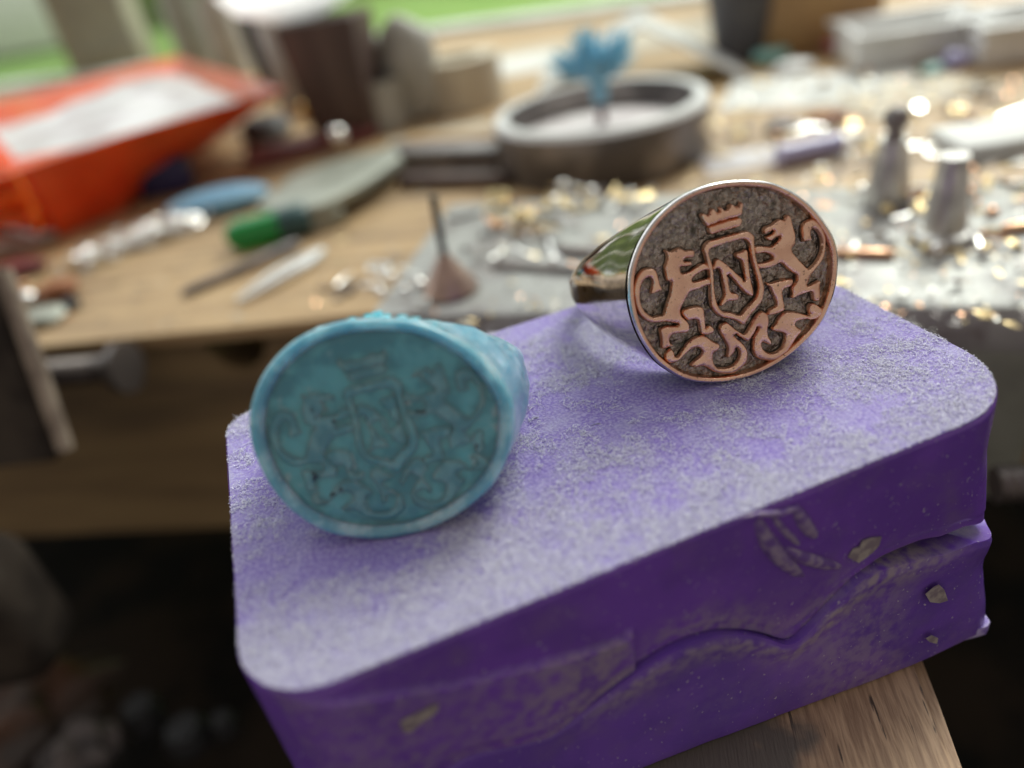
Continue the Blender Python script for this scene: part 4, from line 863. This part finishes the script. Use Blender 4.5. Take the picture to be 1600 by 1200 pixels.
rod('bronze_strip', (1300, 402), (1398, 405), .09, 'coppery', 'bronze strip on the plate just right of the silver ring', 'strip', z=ST)
rod('iron_pin', (868, 396), (940, 402), .09, 'iron', 'short iron pin on the plate behind the silver ring', 'pin', z=ST)
put('paper_pad', box(2.6, 1.6, .5, .05), 'paper', 1560, 300, 'thick white paper pad at the right on the plate', 'pad', 0.1, lift=0.9)
put('lilac_vial', tube([(0, 0, .28), (1.7, .3, .28)], .28, 14), 'lilac', 1215, 262, 'pale lilac glass vial right of the round dish', 'vial', 0.1, lift=0.02)

# scrap: individually placed clippings, snippets and curls
def snippet(L, r, c): return tube([(L * (t - .5), c * math.sin(PI * t) * L, r + .25 * r * math.sin(5 * t)) for t in (0, .2, .4, .6, .8, 1)], r, 6)
def curl(R, r): return mv(torus(R, r, 16, 6), (0, 0, r))
def clip(s, seed):
    r = random.Random(seed); P = [(s * r.uniform(.5, 1.1) * math.cos(a), s * .7 * r.uniform(.5, 1.1) * math.sin(a)) for a in [2 * PI * k / 6 for k in range(6)]]
    return prism(P, 0.01, 0.07)
PROTO = {}
for nm, m in (('silver', 'bright'), ('gold', 'gold'), ('copper', 'coppery'), ('iron', 'iron')):
    PROTO[nm] = [mesh(nm + '_snippet', *snippet(.9, .05, .1), M[m]), mesh(nm + '_ring', *curl(.22, .05), M[m]), mesh(nm + '_clipping', *clip(.3, 3), M[m], 30), mesh(nm + '_bead', *blob(.13, .12, .1, .1, 1, 1, 2), M[m])]
KIND = ['snippet', 'ring', 'clipping', 'bead']
TXT = {'snippet': 'short bent %s wire snippet among the scrap', 'ring': 'small open %s jump ring among the scrap', 'clipping': 'thin flat %s sheet clipping among the scrap', 'bead': 'tiny rounded %s bead among the scrap'}
GRP = {'snippet': 'wire snippets scattered over the bench', 'ring': 'jump rings scattered over the bench', 'clipping': 'sheet clippings scattered over the bench', 'bead': 'beads scattered over the bench'}
rs = random.Random(21)
def scatter(n, x0, x1, y0, y1, z, metals, where, kinds=(0, 0, 1, 2, 3), tall=0.05):
    for i in range(n):
        px, py = rs.uniform(x0, x1), rs.uniform(y0, y1); p = at(px, py, z); mt = rs.choice(metals); kd = rs.choice(kinds)
        o = bpy.data.objects.new('%s_%s' % (mt, KIND[kd]), PROTO[mt][kd]); COL.objects.link(o)
        o.location = p + Vector((0, 0, rs.uniform(0.0, tall))); o.rotation_euler = (rs.uniform(-.3, .3), rs.uniform(-.3, .3), rs.uniform(0, 6)); s = rs.uniform(.5, 1.05); o.scale = (s, s, s)
        tag(o, (TXT[KIND[kd]] % mt).replace('among the scrap', where), 'metal scrap', '%s %s' % (mt, GRP[KIND[kd]].replace('scattered over the bench', where)))
scatter(26, 765, 865, 322, 372, ST, ['gold', 'gold', 'gold', 'copper'], 'in the gold heap on the steel plate', (0, 1, 2, 3, 3), 0.3)
scatter(26, 860, 1000, 296, 330, ST, ['silver', 'gold', 'silver'], 'on the plate under the round dish', tall=0.2)
scatter(20, 720, 900, 320, 420, ST, ['silver', 'iron', 'silver'], 'between the cone burr and the silver ring')
scatter(34, 1310, 1590, 270, 410, ST, ['silver', 'silver', 'gold', 'iron', 'copper'], 'around the two doming punches')
scatter(44, 1120, 1590, 175, 255, ZB, ['gold', 'silver', 'gold', 'iron', 'copper'], 'on the wood behind the steel plate', tall=.2)
scatter(34, 1300, 1590, 120, 180, ZB, ['gold', 'silver', 'iron', 'copper'], 'on the paper before the white trays', tall=.2)
scatter(12, 640, 780, 195, 240, ZB, ['silver', 'gold'], 'between the grey pot and the dish')
scatter(14, 590, 700, 420, 480, ST, ['silver', 'silver'], 'beside the cone burr', (3, 1))
scatter(30, 1130, 1420, 130, 230, ZB, ['silver', 'gold', 'gold'], 'behind the silver ring on the wood', tall=.25)
scatter(24, 1320, 1590, 235, 330, ST, ['silver', 'gold', 'copper'], 'at the back of the steel plate', tall=.15)
scatter(14, 520, 680, 385, 470, ZB, ['silver', 'iron'], 'on the wood left of the cone burr', (0, 2, 3))
scatter(8, 20, 120, 430, 500, ZB, ['silver', 'copper', 'iron'], 'at the left end of the bench')

# filings and dust-fine offcuts, too many to count
def filings(n):
    V, Fs, mi = [], [], []; r = random.Random(5)
    while len(Fs) < n * 2:
        px, py = r.uniform(-40, 1640), r.uniform(120, 520)
        plate = px > 572 + max(0.0, 492 - py) * 0.72 and py > 262 + (1600 - px) * 0.055
        d = 0.25 + 0.5 * nz(px * 0.01, py * 0.02, 3) + 0.4 * smooth(700, 1100, px)
        if r.random() > d: continue
        z = ST if plate else ZB; p = at(px, py, z)
        if (p - B0).dot(BY) < 0.2 and not plate: continue
        s = r.uniform(0.015, 0.075) * (1.0 if r.random() < 0.85 else 1.8); a = r.uniform(0, 2 * PI); u = Vector((math.cos(a), math.sin(a), r.uniform(-.4, .4))) * s * r.uniform(1, 2.4); w = Vector((-math.sin(a), math.cos(a), r.uniform(-.5, .5))) * s * 0.6
        p = p + Vector((0, 0, 0.02 + s * 0.8)); k = len(V); V += [p + u, p + w, p - u, p - w, p + Vector((0, 0, s * .5))]
        Fs += [(k, k + 1, k + 4, k + 3), (k + 1, k + 2, k + 3, k + 4)]; m_ = r.choice((0, 0, 1, 1, 2, 3, 3, 3)); mi += [m_, m_]
    return V, Fs, mi
fv, ff, fm = filings(2000)
fo_ = single('metal_filings', (fv, ff), [M['dull'], M['dullgold'], M['coppery'], M['iron']], 'fine metal filings and crumbs strewn over the bench and steel plate', 'filings', kind='stuff', angle=None)
fo_.data.polygons.foreach_set('material_index', fm)

# in the shade below the bench, colours darkened to deepen it
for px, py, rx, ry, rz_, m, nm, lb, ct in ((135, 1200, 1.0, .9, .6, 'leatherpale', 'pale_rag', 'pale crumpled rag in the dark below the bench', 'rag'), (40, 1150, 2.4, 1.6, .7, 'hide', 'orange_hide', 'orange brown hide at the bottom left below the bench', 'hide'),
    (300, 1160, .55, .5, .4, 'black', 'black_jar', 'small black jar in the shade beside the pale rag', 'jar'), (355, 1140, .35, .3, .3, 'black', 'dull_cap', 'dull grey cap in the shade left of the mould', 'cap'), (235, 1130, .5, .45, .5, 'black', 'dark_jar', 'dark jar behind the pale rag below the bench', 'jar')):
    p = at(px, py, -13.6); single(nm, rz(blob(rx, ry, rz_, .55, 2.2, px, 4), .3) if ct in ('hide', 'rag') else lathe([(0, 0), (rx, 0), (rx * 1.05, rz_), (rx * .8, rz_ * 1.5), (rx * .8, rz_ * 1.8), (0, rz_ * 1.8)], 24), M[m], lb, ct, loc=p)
